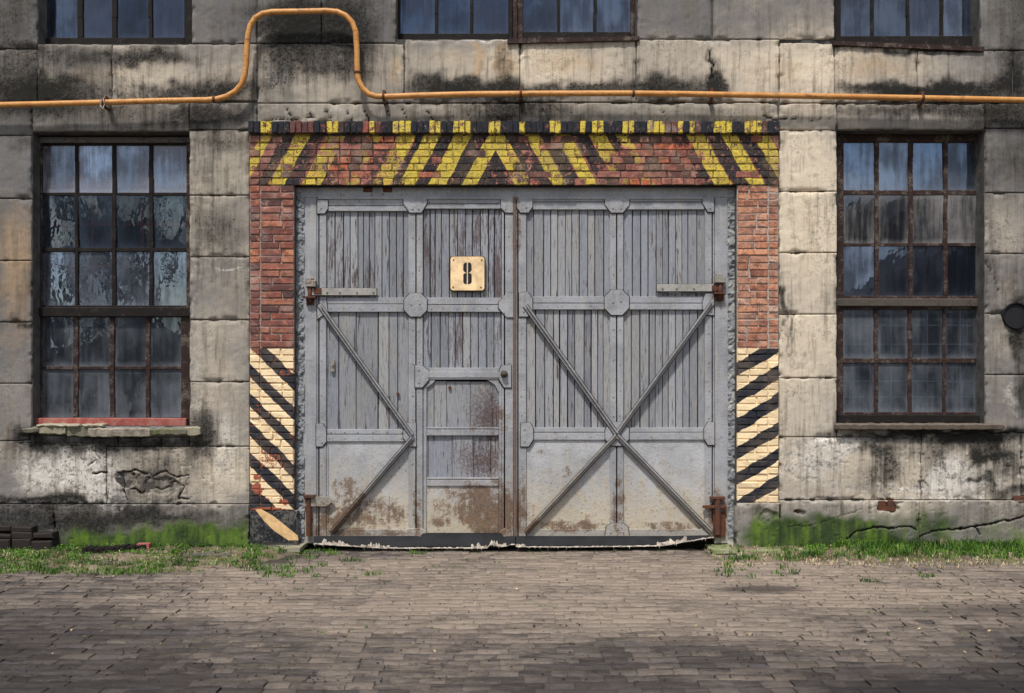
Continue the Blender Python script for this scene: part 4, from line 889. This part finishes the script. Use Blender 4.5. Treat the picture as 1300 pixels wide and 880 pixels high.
for x_, y_ in ((778, 265), (788, 265), (901, 265), (778, 384), (788, 383), (665, 396), (668, 264), (666, 545), (666, 560), (903, 396), (778, 562), (789, 562), (775, 676), (783, 672), (791, 676)): riv(m2, x_, y_, .010, -.024)
m.build('rivet', IRON, LL)['kind'] = 'stuff'; m2.build('rivet', IRON, RL)['kind'] = 'stuff'
# hinges
def strap(parent, a, b, c, d, bolts, mat=IRON):
    seam(parent, [(a, b), (c, b), (c, d), (a, d)], GY-.026); s_ = m_s = MB(); s_.pbox(a, b, c, d, GY-.04, GY-.0225, .003, .001)  # dark rim behind the strap paints its contact shade
    for x_ in bolts: X, Z = P(x_, (b+d)/2, GY-.04); s_.cyl((X, GY-.052, Z), (X, GY-.04, Z), .011, .013, 6)
    s_.build('hinge_strap', mat, parent)
SILV = m_wood('pale_hinge_strap', (.40, .39, .36), (.17, .12, .09), .3)
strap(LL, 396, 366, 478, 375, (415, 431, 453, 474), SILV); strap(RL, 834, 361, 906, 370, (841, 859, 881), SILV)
def knuckle(parent, x, y, w=6, h=28, topc=None):
    q = MB(); X, Z = P(x, y, GY-.03); r = .030; hh = h/120/2
    q.cyl((X, GY-.04, Z-hh), (X, GY-.04, Z+hh*.5), r*.7, n=14); q.build('hinge_pin', RUSTM, parent, True)
    q = MB(); q.pbox(x-w, y-h/2-1, x+w+1, y-h/2+7, GY-.075, GY-.0055, .005, .002); q.pbox(x-w*.7, y-h/2-4, x+w*.6, y-h/2-1, GY-.055, GY-.0055, .003, .001); q.build('hinge_block', IRON, parent)
    q = MB(); q.pbox(x-w-1, y+h*.18, x+w+1, y+h*.18+2.5, GY-.08, GY-.0055, .003, .001); q.pbox(x-w*.8, y+h*.18+3, x+w*.8, y+h*.18+11, GY-.02, GY-.0055, .003, .002); q.build('hinge_cup', RUSTM, parent)
knuckle(gf, 393.5, 371); knuckle(gf, 914, 366)
q = MB(); q.pbox(398, 366, 408, 373, GY-.05, GY-.0405, .003, .001); q.build('hinge_arm', RUSTM, LL)
q = MB(); q.pbox(904, 362, 912, 369, GY-.05, GY-.0405, .003, .001); q.build('hinge_arm', RUSTM, RL)
# lower hinges
q = MB(); q.poly([(385, 631), (417, 631), (423, 636), (415, 643), (385, 643)], GY-.05, GY-.0225, .003); q.build('lower_hinge', IRON, LL)
q = MB(); X, Z = P(392, 640, GY-.04); q.cyl((X, GY-.04, Z-.34), (X, GY-.04, Z+.06), .028, n=12); q.pbox(385, 629, 399, 632.5, GY-.085, GY-.0055); q.build('hinge_pin', RUSTM, gf)
q = MB(); q.pbox(893, 642, 922, 645.5, GY-.07, GY-.0225, .003, .001); q.pbox(902, 631, 921, 634, GY-.08, GY-.0225, .003, .001); q.build('lower_hinge', RUSTM, RL)
q = MB(); X, Z = P(911, 650, GY-.04); q.cyl((X, GY-.045, Z-.24), (X, GY-.045, Z+.15), .034, n=12); q.pbox(905, 650, 921, 682, GY-.03, GY-.0055); q.build('hinge_pin', RUSTM, gf)
# keyhole plate, latch knob
q = MB(); q.pbox(420, 457, 424.5, 472, GY-.012, GY+.012, .003, .001); X, Z = P(422, 463, GY-.02); q.cyl((X, GY-.03, Z), (X, GY-.012, Z), .014, n=10); q.build('keyhole_plate', IRON, LL)
q = MB(); X, Z = P(640, 475, GY-.03); q.cyl((X, GY-.07, Z), (X, GY-.0165, Z), .03, .042, 12); q.cyl((X, GY-.085, Z), (X, GY-.07, Z), .017, .02, 8); q.build('latch_knob', m_wood('dark_brass', (.10, .08, .06), (.03, .025, .02), .4), LL, True)
for bx, by in ((505, 500), (571, 492)): q = MB(); X, Z = P(bx, by, GY); q.cyl((X, GY-.01, Z), (X, GY+.012, Z), .016, .018, 8); q.build('bolt_head', RUSTM, LL)
# filler lumps at the foot
for a, b, c in ((509, 543, 671), (632, 650, 671)):
    q = MB(); q.poly([(a, 683), (a+2, c+3), (a+8, c), (b-8, c), (b-2, c+3), (b, 683)], GY-.04, GY-.0125, .01); q.build('foot_plate', STEEL, LL)
# rubber skirts with frayed edge
def skirt(parent, xa, xb, topf, botf, frays):
    N = int((xb-xa)/2.5); vs = []; f = []
    for i in range(N+1):
        px = xa+(xb-xa)*i/N; t_ = topf(px); b_ = botf(px)+rnd.uniform(-.35, .35)
        for k in range(5):
            u = k/4; y = lerp(GY-.045, GY-.15, u**1.5)+.008*math.sin(px*.12+u*2); x, z = P(px, lerp(t_, b_, u), y); vs.append((x, y, max(z, .004)))
        vs.append((vs[-1][0], GY-.10, vs[-1][2]))
    for i in range(N):
        for k in range(5): a = i*6+k; f.append((a, a+1, a+7, a+6))
    mk('rubber_skirt', vs, f, BLACK, parent, True)
    m = MB(); i = 0; px = xa
    while px < xb:
        w_ = rnd.uniform(2, 6); on = any(a <= px <= b for a, b in frays); h0 = rnd.uniform(.3, 1.3) if not on else rnd.uniform(2.0, 8)
        b_ = botf(px); y = GY-.158
        m.poly([(px, b_+.5+rnd.uniform(-.3, .3)), (px+w_*1.05, botf(px+w_)+.5+rnd.uniform(-.3, .3)), (px+w_*.95, botf(px+w_)-h0*rnd.uniform(.3, 1)), (px+w_*.4, b_-h0), (px-.2, b_-h0*rnd.uniform(.2, .9))], y-rnd.uniform(0, .01), y+.008, .001)
        if rnd.random() < .35: m.poly([(px, b_), (px+.9, b_), (px+.6+rnd.uniform(-1.5, 1.5), b_+rnd.uniform(1.5, 4))], y-.012, y-.006, .0004)
        px += w_
    m.build('frayed_edge', FRAY, parent)
skirt(LL, 398, 654, lambda p: 680.5 if not 536 < p < 638 else 676.5, lambda p: 1.5+lerp(689, 694.5, min(1, max(0, (p-395)/90))) if p < 620 else 692.5+1.5*math.sin(p*.2), [(405, 440), (455, 490), (596, 640)])
skirt(RL, 655, 902, lambda p: 680.5 if p < 850 else 680.5-(p-850)*.02, lambda p: 694.5-1.0*((p-700)/70)**2*.35 if p < 840 else max(682.5, 693.1-(p-840)*.17), [(833, 868), (655, 662)])
# number plate
np_ = thing('number_sign', 'square cream number plate with a black stencilled 8 on the left gate leaf', 'number plate', (P(593.5, 0)[0], GY-.02, P(0, 370)[1]))
def rrect(a, b, c, d, r, n=5):
    pts = []
    for cx, cy, a0 in ((c-r, b+r, -90), (c-r, d-r, 0), (a+r, d-r, 90), (a+r, b+r, 180)):
        for i in range(n+1): t_ = R(a0+90*i/n); pts.append((cx+r*math.cos(t_), cy+r*math.sin(t_)))
    return pts
q = MB(); q.poly(rrect(570.8, 325.2, 616.2, 370, 4), GY-.026, GY+.005, .001); q.build('plate_edge', m_wood('dark_plate_edge', (.09, .05, .035), (.03, .02, .02), .4), np_)
q = MB(); q.poly(rrect(571.9, 325.9, 615.0, 368.9, 3.8), GY-.033, GY-.0265, .003); q.build('plate', ENAM, np_)
q = MB()
# digit: four curved stencil pieces, outer outline and inner counter (pixels of the zoomed plate)
def zc(x, y): return (560+x/13.54, 315+y/13.54)
half = [[(437, 250), (400, 256), (383, 283), (380, 375), (395, 400), (437, 420), (437, 385), (432, 370), (432, 290), (437, 280)]]
UL = [(440, 246), (402, 254), (384, 280), (380, 372), (392, 398), (415, 412)]; 
polyUL = [(440, 246), (405, 254), (384, 282), (379, 372), (388, 396), (412, 415), (440, 430), (443, 392), (441, 372), (441, 290), (443, 275)]
polyUR = [(903-x, y) for x, y in [(440, 246), (405, 250), (382, 280), (378, 372), (390, 396), (412, 415), (440, 430), (443, 392), (441, 372), (441, 300), (443, 285)]]
polyLL = [(440, 433), (412, 432), (388, 445), (381, 470), (381, 585), (400, 612), (438, 624), (442, 585), (441, 570), (441, 470), (443, 455)]
polyLR = [(903-x, y) for x, y in [(440, 428), (412, 430), (388, 440), (378, 468), (377, 585), (400, 612), (446, 624), (446, 592), (442, 575), (442, 470), (443, 450)]]
import mathutils
for pl in (polyUL, polyUR, polyLL, polyLR):
    w = [P(*zc(x, y), GY-.034) for x, y in pl]; tri = mathutils.geometry.tessellate_polygon([[Vector((a, b, 0)) for a, b in w]])
    n = len(w); vs = [(a, GY-.0345, b) for a, b in w]+[(a, GY-.032, b) for a, b in w]
    ff = []
    for t_ in tri:
        A = (w[t_[1]][0]-w[t_[0]][0])*(w[t_[2]][1]-w[t_[0]][1])-(w[t_[2]][0]-w[t_[0]][0])*(w[t_[1]][1]-w[t_[0]][1])
        ff.append(tuple(t_) if A > 0 else tuple(t_)[::-1])
    ff += [(i, (i+1) % n, n+(i+1) % n, n+i) for i in range(n)]
    q.add(vs, ff)
q.build('digit_eight', INKM, np_)
for sx, sy in ((215, 207), (697, 207), (207, 675), (685, 677)):
    q = MB(); X, Z = P(*zc(sx, sy), GY-.035); q.cyl((X, GY-.037, Z), (X, GY-.033, Z), .008, .009, 8); q.build('screw', RUSTM, np_)

# ------------------------------------------------------------------ gas pipe
PY = -.13
def arc(c, r, a0, a1, n=10): return [(c[0]+r*math.cos(R(lerp(a0, a1, i/n))), c[1]-r*math.sin(R(lerp(a0, a1, i/n)))) for i in range(n+1)]
path = [(-170, 136), (-60, 134.5), (0, 133.3), (60, 132), (130, 130.2), (200, 128.2), (262, 127)]
path += [(275, 126), (288, 122.5), (299, 116), (307, 106.5), (311, 95), (312.5, 80), (313.5, 60), (315, 44), (318, 32), (324, 23), (333, 17.5), (345, 15.2), (380, 14.6), (415, 13.8), (428, 15), (439, 20), (447, 28.5), (451.5, 40), (453, 60), (453.5, 90), (455, 102), (460, 112), (468, 119.5), (478, 122.3), (490, 122.8), (530, 121.3), (600, 119.5), (700, 118.8), (800, 118.6), (860, 119.2), (980, 121.3), (1100, 123.3), (1200, 125.2), (1300, 127.2), (1470, 130)]
pp = [(P(x, y, PY)[0], PY, P(x, y, PY)[1]) for x, y in path]
gp = thing('gas_pipe', 'long ochre-yellow gas pipe crossing the wall with a raised loop at the left', 'pipe', (0, PY, P(0, 125)[1]))
q = MB(); q.tube(pp, .030, 14); q.build('pipe', PIPEM, gp, True)
for x_, y_, dx in ((132, 130.2, 1), (487, 122.8, 1), (272, 126.3, 1), (318, 121, 0), (661, 119, 1), (1171, 124.6, 1), (804, 118.7, 1)):
    if dx == 0: continue
    X, Z = P(x_, y_, PY); q = MB(); q.cyl((X-.012, PY, Z), (X+.012, PY, Z), .038, n=14); q.build('weld_collar', RUSTM, gp, True)
X, Z = P(454, 92, PY); q = MB(); q.cyl((X, PY, Z-.01), (X, PY, Z+.01), .038, n=14); q.build('weld_collar', RUSTM, gp, True)
for x_, y_ in ((132, 130), (487, 123), (661, 119), (1172, 124.5), (904, 120)):
    X, Z = P(x_, y_, PY); q = MB(); q.box(X-.012, X+.012, PY-.0, .03, Z-.055, Z-.034); q.box(X-.014, X+.014, PY+.01, .02, Z+.03, Z+.075); q.build('bracket', RUSTM, gp)
q = MB(); X, Z = P(131, 133, PY-.04)                                       # string tied round the pipe
q.tube([(X-.03, PY-.05, Z+.05), (X-.02, PY-.055, Z-.02), (X, PY-.05, Z-.045), (X+.015, PY-.045, Z), (X, PY-.04, Z+.06), (X+.02, PY-.03, Z+.10)], .004, 6); q.build('tied_string', FRAY, gp)
# round flue end in the right wall
fl = thing('flue_pipe', 'round dark unlit flue opening in the wall at the right edge', 'flue', (P(1290, 0)[0], 0, P(0, 401)[1]))
X, Z = P(1290, 401, -.02); q = MB(); q.cyl((X, -.03, Z), (X, .02, Z), .135, .145, 28, cap=False); q.build('flue_rim', BLACK, fl, True)
q = MB(); q.cyl((X, .0, Z), (X, -.006, Z), .137, n=28); q.build('dark_hole_disc', BLACK, fl)  # black disc stands in for the unlit depth of the hole
# wall ties / eye bolts by the piers
for x_, y_ in ((377, 303), (933, 308)):
    pass

# ------------------------------------------------------------------ room behind the windows
m = MB(); m.box(-12, 12, .45, 6, -.2, 9)
o = mk('interior_room', m.v, [f[::-1] for f in m.f], ROOMM); tag(o, kind='structure')
# open the front of the room box towards the facade
me = o.data; bm = bmesh.new(); bm.from_mesh(me); fr = min(bm.faces, key=lambda f: f.calc_center_median().y); bmesh.ops.delete(bm, geom=[fr], context='FACES_ONLY'); bm.to_mesh(me); bm.free()

# ------------------------------------------------------------------ ground
m = MB(); m.box(-400, 400, -800, 8, -.6, -.06); o = m.build('ground', DIRT); tag(o, kind='structure')
# pavement bed and setts
gx, gy = np.meshgrid(np.linspace(-9, 9, 620), np.linspace(-11.5, .12, 560), indexing='ij'); gx = gx.ravel(); gy = gy.ravel()
def hgt(x, y): return (fbm(x, y, .5, 3, 81)-.5)*.05
zz = hgt(gx, gy)-.011+(fbm(gx, gy, 1.3, 3, 83)-.42)*.022+(fbm(gx, gy, 9, 3, 84)-.5)*.016
i = np.arange(620*560).reshape(620, 560); f = np.stack([i[:-1, :-1], i[1:, :-1], i[1:, 1:], i[:-1, 1:]], -1).reshape(-1, 4)
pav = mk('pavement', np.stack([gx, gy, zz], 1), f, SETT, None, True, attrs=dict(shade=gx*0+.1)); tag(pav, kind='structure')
def sett_mesh(w, l, seed):
    r = random.Random(seed); b = .010; ws = [-w/2, -w/2+b, -w/6, w/6, w/2-b, w/2]; ls = [-l/2, -l/2+b, l/2-b, l/2]
    vs = []; 
    for x_ in ws:
        for y_ in ls:
            e = (abs(x_) > w/2-.001)+(abs(y_) > l/2-.001)
            vs.append((x_+r.uniform(-.004, .004), y_+r.uniform(-.003, .003), (-.002 if abs(x_) > w/2-.001 else 0)+(-.017 if abs(y_) > l/2-.001 else 0)+r.uniform(-.0025, .0025)))
    ff = [(a*4+c, (a+1)*4+c, (a+1)*4+c+1, a*4+c+1) for a in range(5) for c in range(3)]
    return vs, ff
NV = 12; SW = .20; SL = .122
SV = [sett_mesh(SW-.003, SL-.006, k) for k in range(NV)]
cand = []; yr = -10.9; j = 0
while yr < -.02:
    x_ = -8+rnd.uniform(0, .2)
    while x_ < 8:
        w_ = rnd.uniform(.11, .23); cand.append((x_+w_/2, yr+SL/2, w_/SW)); x_ += w_
    yr += SL+.006; j += 1
def covered(x, y):                                # soil strip beside the wall hides the setts here
    d = -y
    if x < -2.25: lim = 1.0+.35*float(fbm(np.array([x]), np.array([y]), 1.1, 3, 91)[0])*(1 if x < -4 else .8)-.25
    elif x > 2.4: lim = .45+.3*float(fbm(np.array([x]), np.array([y]), 1.3, 3, 93)[0])
    else: lim = -.1
    return d < lim-.05
cand = [c for c in cand if not covered(c[0], c[1])]
inview = lambda c: c[1] > -CAM_D+4.3*1.0 and abs(c[0]) < (c[1]+CAM_D)*650/FPX+.1 and (480+CAM_H*FPX/(c[1]+CAM_D)) < 884
vis = sorted([c for c in cand if inview(c)], key=lambda c: c[1]+CAM_D+abs(c[0])*.05)
near = set(id(c) for c in vis[:300])
SM = []
for vs, ff in SV:
    me = bpy.data.meshes.new('sett'); me.from_pydata(vs, [], ff); me.materials.append(SETT)
    at = me.attributes.new('shade', 'FLOAT', 'POINT'); at.data.foreach_set('value', [rnd.random()]*len(vs)); me.polygons.foreach_set('use_smooth', [True]*len(me.polygons)); SM.append(me)
AV, AF, AS = [], [], []; nb = 0
for c in cand:
    x_, y_, sx = c; z_ = float(hgt(np.array([x_]), np.array([y_]))[0])+rnd.uniform(-.008, .007); k = rnd.randrange(NV); rz = rnd.uniform(-.025, .025); tx, ty = rnd.uniform(-.015, .015), rnd.uniform(-.018, .018)
    if id(c) in near:
        o = put('sett', SM[k], (x_, y_, z_), None, pav); o.scale = (sx, 1, 1); o.rotation_euler = (ty, tx, rz)
    else:
        v = np.array(SV[k][0]); v[:, 0] *= sx
        v[:, 2] += v[:, 1]*ty-v[:, 0]*tx; ca, sa = math.cos(rz), math.sin(rz)
        vx = v[:, 0]*ca-v[:, 1]*sa; vy = v[:, 0]*sa+v[:, 1]*ca
        AV.append(np.stack([vx+x_, vy+y_, v[:, 2]+z_], 1)); AF.append(np.array(SV[k][1])+nb); nb += len(v); AS += [rnd.random()]*len(v)
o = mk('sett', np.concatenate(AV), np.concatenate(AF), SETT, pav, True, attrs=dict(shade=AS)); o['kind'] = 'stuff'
# soil banks along the wall
def bank(xa, xb, edgef, name):
    n1, n2 = int((xb-xa)/.03), 40; u = np.linspace(xa, xb, n1); v = np.linspace(0, 1, n2); U, V = np.meshgrid(u, v, indexing='ij'); U = U.ravel(); V = V.ravel()
    dep = edgef(U); Y = .02-V*(dep+.02)
    z = hgt(U, Y)-.03*sstep(.7, 1, V)+(1-V)*.035+.012*(1-V)+(fbm(U, Y, 9, 4, 95)-.5)*.035+.004
    i = np.arange(n1*n2).reshape(n1, n2); f = np.stack([i[:-1, 1:], i[1:, 1:], i[1:, :-1], i[:-1, :-1]], -1).reshape(-1, 4)
    o = mk(name, np.stack([U, Y, z], 1), f, DIRT, None, True); tag(o, kind='structure')
bank(-8, -2.2, lambda x: (1.05+.4*fbm(x, x*0, 1.1, 3, 91))*sstep(-2.0, -3.2, x)*1.0+.12, 'soil_strip')
bank(2.3, 8, lambda x: (.55+.35*fbm(x, x*0, 1.3, 3, 93))*sstep(1.9, 2.6, x)+.05, 'soil_strip')
# flat slab and kerb pieces at the foot of the wall
def slab(name, label, cat, px0, px1, py0, py1, h, mat, mat2=None, rot=0):
    x0, y0 = G(px0, py1); x1, y1 = G(px1, py0); bm = bmesh.new(); bmesh.ops.create_cube(bm, size=1)
    L, W = abs(x1-x0), abs(y1-y0)
    bmesh.ops.subdivide_edges(bm, edges=bm.edges[:], cuts=5, use_grid_fill=True)
    for v in bm.verts:
        v.co = Vector((v.co.x*L, v.co.y*W, v.co.z*h)); n = (float(fbm(np.array([v.co.x*7+px0]), np.array([v.co.y*7+v.co.z*9]), 1, 3, 5)[0])-.5); v.co.x += n*.05; v.co.y += n*.04; v.co.z += n*.03
    me = bpy.data.meshes.new(name); bm.to_mesh(me); bm.free(); o = put(name, me, ((x0+x1)/2, (y0+y1)/2, h*.25+.03), mat); o.rotation_euler.z = rot
    return tag(o, label, cat)
MOSSC = m_wood('moss_covered_slab', (.22, .26, .10), (.34, .32, .26), .42)
slab('concrete_slab', 'flat mossy concrete slab at the foot of the right brick pier', 'slab', 905, 1012, 697, 706, .03, MOSSC)
slab('concrete_slab', 'small pale concrete lump at the foot of the left striped pier', 'slab', 345, 388, 697, 704, .04, m_wood('pale_slab', (.36, .33, .25), (.17, .18, .08), .4))
slab('paving_slab', 'grey stone slab lying in the grass before the left plinth', 'slab', 228, 305, 702, 711, .02, m_wood('dark_slab', (.15, .14, .13), (.08, .09, .04), .4))
bd = thing('rotten_board', 'dark rotten board with a red tip lying in the grass by the left plinth', 'board', (*G(145, 706), .04))
(xa, ya), (xb, yb) = G(105, 709), G(187, 704)
q = MB(); N = 12
for k in range(N):
    u0, u1 = k/N, (k+1)/N; q.box(lerp(xa, xb, u0), lerp(xa, xb, u1)+.001, lerp(ya, yb, u0)-.03, lerp(ya, yb, u0)+.14+rnd.uniform(-.02, .02), .03, .10+rnd.uniform(-.008, .01))
q.build('plank', DARKW, bd); q = MB(); q.box(xb-.10, xb+.03, yb-.035, yb+.05, .045, .115); q.build('red_tip', REDW, bd)
# charred ledge at the left edge
cl_ = thing('brick_ledge', 'low blackened brick ledge against the plinth at the left edge', 'ledge', (P(10, 0)[0], -.2, 0))
def ledge_bricks(x0, x1, z0, z1, yf, n):
    for k in range(n):
        a = lerp(x0, x1, k/n); b = lerp(x0, x1, (k+1)/n); q = MB(); q.wbox(a+.004, z0, b-.004, z1+rnd.uniform(-.02, .02), yf+rnd.uniform(-.012, .012), -.05, .012, .008); q.build('brick', DARKB, cl_)
DARKB = m_wood('charred_brick', (.030, .022, .020), (.016, .014, .013), .4)
xa = P(-120, 0, -.2)[0]; xb = P(67, 0, -.2)[0]; xc = P(38, 0, -.2)[0]
ledge_bricks(xa, xb, .0, P(0, 686, -.2)[1], -.22, 7); ledge_bricks(xa, xb, P(0, 686, -.2)[1]+.012, P(0, 678, -.2)[1], -.2, 7); ledge_bricks(xa, xc, P(0, 678, -.2)[1]+.014, P(0, 667, -.2)[1], -.16, 6)

# grass
def ground_z(x, y):
    z = hgt(x, y); near_w = np.where(np.abs(x) > 2.3, np.clip(1-(-y)/1.2, 0, 1)*.045, 0); return z+near_w
def blades(name, label, spots, mat, seed, cat=None):
    rg = np.random.default_rng(seed); V = []; F = []; H = []; b = 0
    for (x, y, h, n, spread, lean) in spots:
        xs_ = x+rg.normal(0, spread, n); ys_ = np.minimum(y+rg.normal(0, spread, n), -.055); hs = h*rg.uniform(.45, 1.25, n); an = rg.uniform(0, 6.283, n); ln = rg.uniform(.1, 1, n)*lean; w_ = rg.uniform(.003, .006, n)
        z0 = ground_z(xs_, ys_)-.005
        dx, dy = np.cos(an), np.sin(an); sx, sy = -dy*w_, dx*w_
        p = np.stack([np.stack([xs_-sx, ys_-sy, z0], 1), np.stack([xs_+sx, ys_+sy, z0], 1), np.stack([xs_+dx*ln*hs*.45+sx*.7, ys_+dy*ln*hs*.45+sy*.7, z0+hs*.6], 1), np.stack([xs_+dx*ln*hs*.45-sx*.7, ys_+dy*ln*hs*.45-sy*.7, z0+hs*.6], 1), np.stack([xs_+dx*ln*hs, ys_+dy*ln*hs, z0+hs*(1.05-.35*ln)], 1)], 1)
        V.append(p.reshape(-1, 3)); k = np.arange(n)*5+b
        F += np.stack([k, k+1, k+2, k+3], 1).tolist(); F += np.stack([k+3, k+2, k+4], 1).tolist(); b += 5*n
        H.append(np.repeat(np.clip(rg.normal(.45, .3, n), 0, 1), 5))
    o = mk(name, np.concatenate(V), F, mat, None, False, attrs=dict(hue=np.concatenate(H))); tag(o, label, cat, kind='stuff'); return o
sp = []; rg = random.Random(5)
def dens(px, py):
    n = float(fbm(np.array([px*1.0]), np.array([py*3.0]), .018, 4, 99)[0]); n2 = float(fbm(np.array([px*1.0]), np.array([py*3.0]), .06, 3, 77)[0])
    if px < 330:
        top, bot = 696, (732 if px < 200 else 727); c = 1.0 if px < 110 else .8
        hole = max(0, 1-math.hypot((px-160)/70, (py-712)/7)); hole2 = max(0, 1-math.hypot((px-265)/45, (py-709)/7))
        edge = min(1, (bot-py)/9)
        return c*edge*(.9 if n+n2*.5 > .70 else .22)-hole*1.1-hole2*1.1
    if px < 430: return (.40 if (n2 > .55 and py < 728) else .05)*(1-(px-330)/110)
    if px < 890: return .0
    if px < 1020: return .35*(1 if n2 > .55 else .12)*min(1, (px-890)/30)*(1 if py < 716 else .3)
    bot = 714; return .75*(1 if n+n2*.4 > .66 or (py < 704 and px > 1100) else .14)*max(0, min(1, (bot-py)/5))
for _ in range(17000):
    px = rg.uniform(-110, 1410); py = rg.uniform(696, 736)
    if rg.random() < dens(px, py):
        x, y = G(px, max(py, 700.5)); h = rg.uniform(.03, .062)*(1.0 if px < 900 else 1.15)
        if px > 1060 and py < 707: h *= 1.9 if px > 1180 else 1.5
        if px < 330: h *= .85
        sp.append((x, min(y, -.06), h, rg.randint(5, 11), .022, .75))
blades('grass', 'green grass growing from the soil along the foot of the wall', sp, GRASSM, 3, 'grass')
sp = []
for _ in range(260):
    px = rg.uniform(330, 1300); py = 696+rg.random()**2*110; x, y = G(px, py)
    if covered(x, y): continue
    sp.append((x, y, rg.uniform(.008, .02), rg.randint(3, 8), rg.uniform(.006, .016), 1.1))
for px, py in ((412, 700), (420, 704), (445, 711), (360, 730), (340, 727), (468, 728), (1175, 732), (1100, 738), (905, 702), (525, 703), (1270, 712)):
    x, y = G(px, py); sp.append((x, y, .045, 40, .04, .9)); sp.append((x+.08, y, .03, 20, .03, .9))
blades('weeds', 'tiny weeds and moss tufts sprouting between the setts', sp, GRASSM, 9, 'weeds')
sp = [(G(px, 701)[0], -.075, .10, 14, .02, .5) for px in (1168, 1185, 1190, 1196, 1202, 1208, 1213)]
blades('dry_grass', 'tuft of dry straw-coloured grass against the right plinth crack', sp, STRAW, 12, 'dry grass')
rg2 = random.Random(31)
# broad leafed weeds and fallen leaves
def leaves(name, label, n, region, mat, size, up, seed, cat):
    rg = random.Random(seed); V = []; F = []; H = []
    while len(F) < n:
        px, py = region(rg); x, y = G(px, py); y = min(y, -.07); z = float(ground_z(np.array([x]), np.array([y]))[0])+rg.uniform(.004, .012)+up*rg.random()
        s_ = rg.uniform(.5, 1.3)*size; a = rg.uniform(0, 6.28); t1, t2 = rg.uniform(-.5, .5), rg.uniform(-.5, .5); h_ = rg.random(); b = len(V)
        for u, v in ((-1, 0), (-.3, .55), (.5, .45), (1, 0), (.4, -.5), (-.4, -.5)):
            X_, Y_2 = (u*math.cos(a)-v*math.sin(a))*s_, (u*math.sin(a)+v*math.cos(a))*s_; V.append((x+X_, y+Y_2, z+X_*t1+Y_2*t2+abs(v)*s_*.25)); H.append(h_)
        F.append(tuple(range(b, b+6)))
    o = mk(name, V, F, mat, None, False, attrs=dict(hue=H)); tag(o, label, cat, kind='stuff')
leaves('fallen_leaves', 'small brown and straw-coloured leaves and debris scattered on the setts', 520, lambda r: (r.uniform(0, 1300), 698+r.random()**1.8*150), LEAFM, .011, 0, 4, 'leaves')
sp = []
for _ in range(1500):
    px = rg2.uniform(-60, 1400); py = 700+rg2.random()*22
    if 330 < px < 900: continue
    x, y = G(px, py); sp.append((x, min(y, -.06), rg2.uniform(.02, .05), 4, .02, 1.2))
blades('dry_blades', 'dry pale blades mixed through the grass along the wall', sp, STRAW, 21, 'dry grass')
leaves('debris', 'dark crumbs of soil and twigs lying in the joints between the setts', 2600, lambda r: (r.uniform(-40, 1340), 699+r.random()**1.6*170), DARKW, .010, 0, 8, 'debris')
leaves('leafy_weeds', 'low broad-leaved green weeds among the grass by the wall', 2600, lambda r: ((r.uniform(-60, 320) if r.random() < .75 else r.uniform(1020, 1380)), 700+r.random()**1.2*22), GRASSM, .012, .035, 6, 'weeds')

# ------------------------------------------------------------------ what stands across the yard, seen in the window panes
def tree(x, y, h, seed, label):
    r = random.Random(seed); t = thing('bare_tree', label, 'tree', (x, y, 0), 'bare trees across the yard behind the camera')
    tr = MB(); br = MB(); lf = MB()
    tr.tube([(x, y, 0), (x+.1, y, h*.25), (x+r.uniform(-.2, .2), y, h*.5)], [h*.028, h*.022, h*.016], 8); top = Vector((x, y, h*.45))
    def grow(p, d, L, rad, lv):
        q_ = p+d*L; mid = p+d*L*.5+Vector((r.uniform(-.06, .06), r.uniform(-.06, .06), 0))*L; br.tube([p, mid, q_], [rad, rad*.8, rad*.55], 5)
        if lv == 0: return
        for _ in range(3 if lv > 1 else 2):
            nd = (d+Vector((r.uniform(-.75, .75), r.uniform(-.75, .75), r.uniform(-.2, .5)))).normalized(); grow(q_ if r.random() < .6 else mid, nd, L*r.uniform(.55, .8), rad*.5, lv-1)
    for _ in range(7): grow(Vector((x, y, h*r.uniform(.25, .5))), Vector((r.uniform(-.7, .7), r.uniform(-.7, .7), r.uniform(.5, 1))).normalized(), h*.24, h*.013, 3)
    tr.build('trunk', DARKW, t); br.build('crown', DARKW, t)
tree(-16.5, -34, 10, 1, 'bare tree across the yard, nearest of four mirrored in the left window'); tree(-21, -40, 12, 2, 'tall bare tree farther back, mirrored in the left window'); tree(-12, -40, 9, 3, 'small bare tree nearest to the gate axis, mirrored in the left window'); tree(-26, -44, 12, 4, 'bare tree farthest left across the yard, mirrored in the left window')
sh = thing('storage_shed', 'dark gabled shed across the yard, mirrored in the right window', 'shed', (23, -38, 0))
q = MB(); q.box(17.2, 31, -44, -36, 0, 5.6); q.build('wall', m_simple('shed_wall', (.06, .055, .05), .3, .9, 2), sh)
q = MB(); q.add([(16.8, -35.5, 5.6), (31.4, -35.5, 5.6), (31.4, -44.5, 5.6), (16.8, -44.5, 5.6), (24, -35.4, 9.2), (24, -44.6, 9.2)], [(0, 1, 4), (2, 3, 5), (3, 0, 4, 5), (1, 2, 5, 4), (0, 3, 2, 1)]); q.build('roof', DARKB, sh)
hd = MB()
rg = random.Random(3); N = 60
vs = []; 
for k in range(N+1):
    x = lerp(-140, 140, k/N); h_ = 6.0+2.6*float(fbm(np.array([x]), np.array([0.0]), .12, 4, 3)[0])*2-1.5
    vs += [(x, -95, -.1), (x, -97, h_), (x, -112, h_*.8), (x, -115, -.1)]
f = []
for k in range(N):
    for j in range(3): a = k*4+j; f.append((a, a+1, a+5, a+4))
o = mk('treeline', vs, [q[::-1] for q in f], m_simple('far_foliage', (.035, .045, .03), .4, .95, 1)); tag(o, kind='structure')
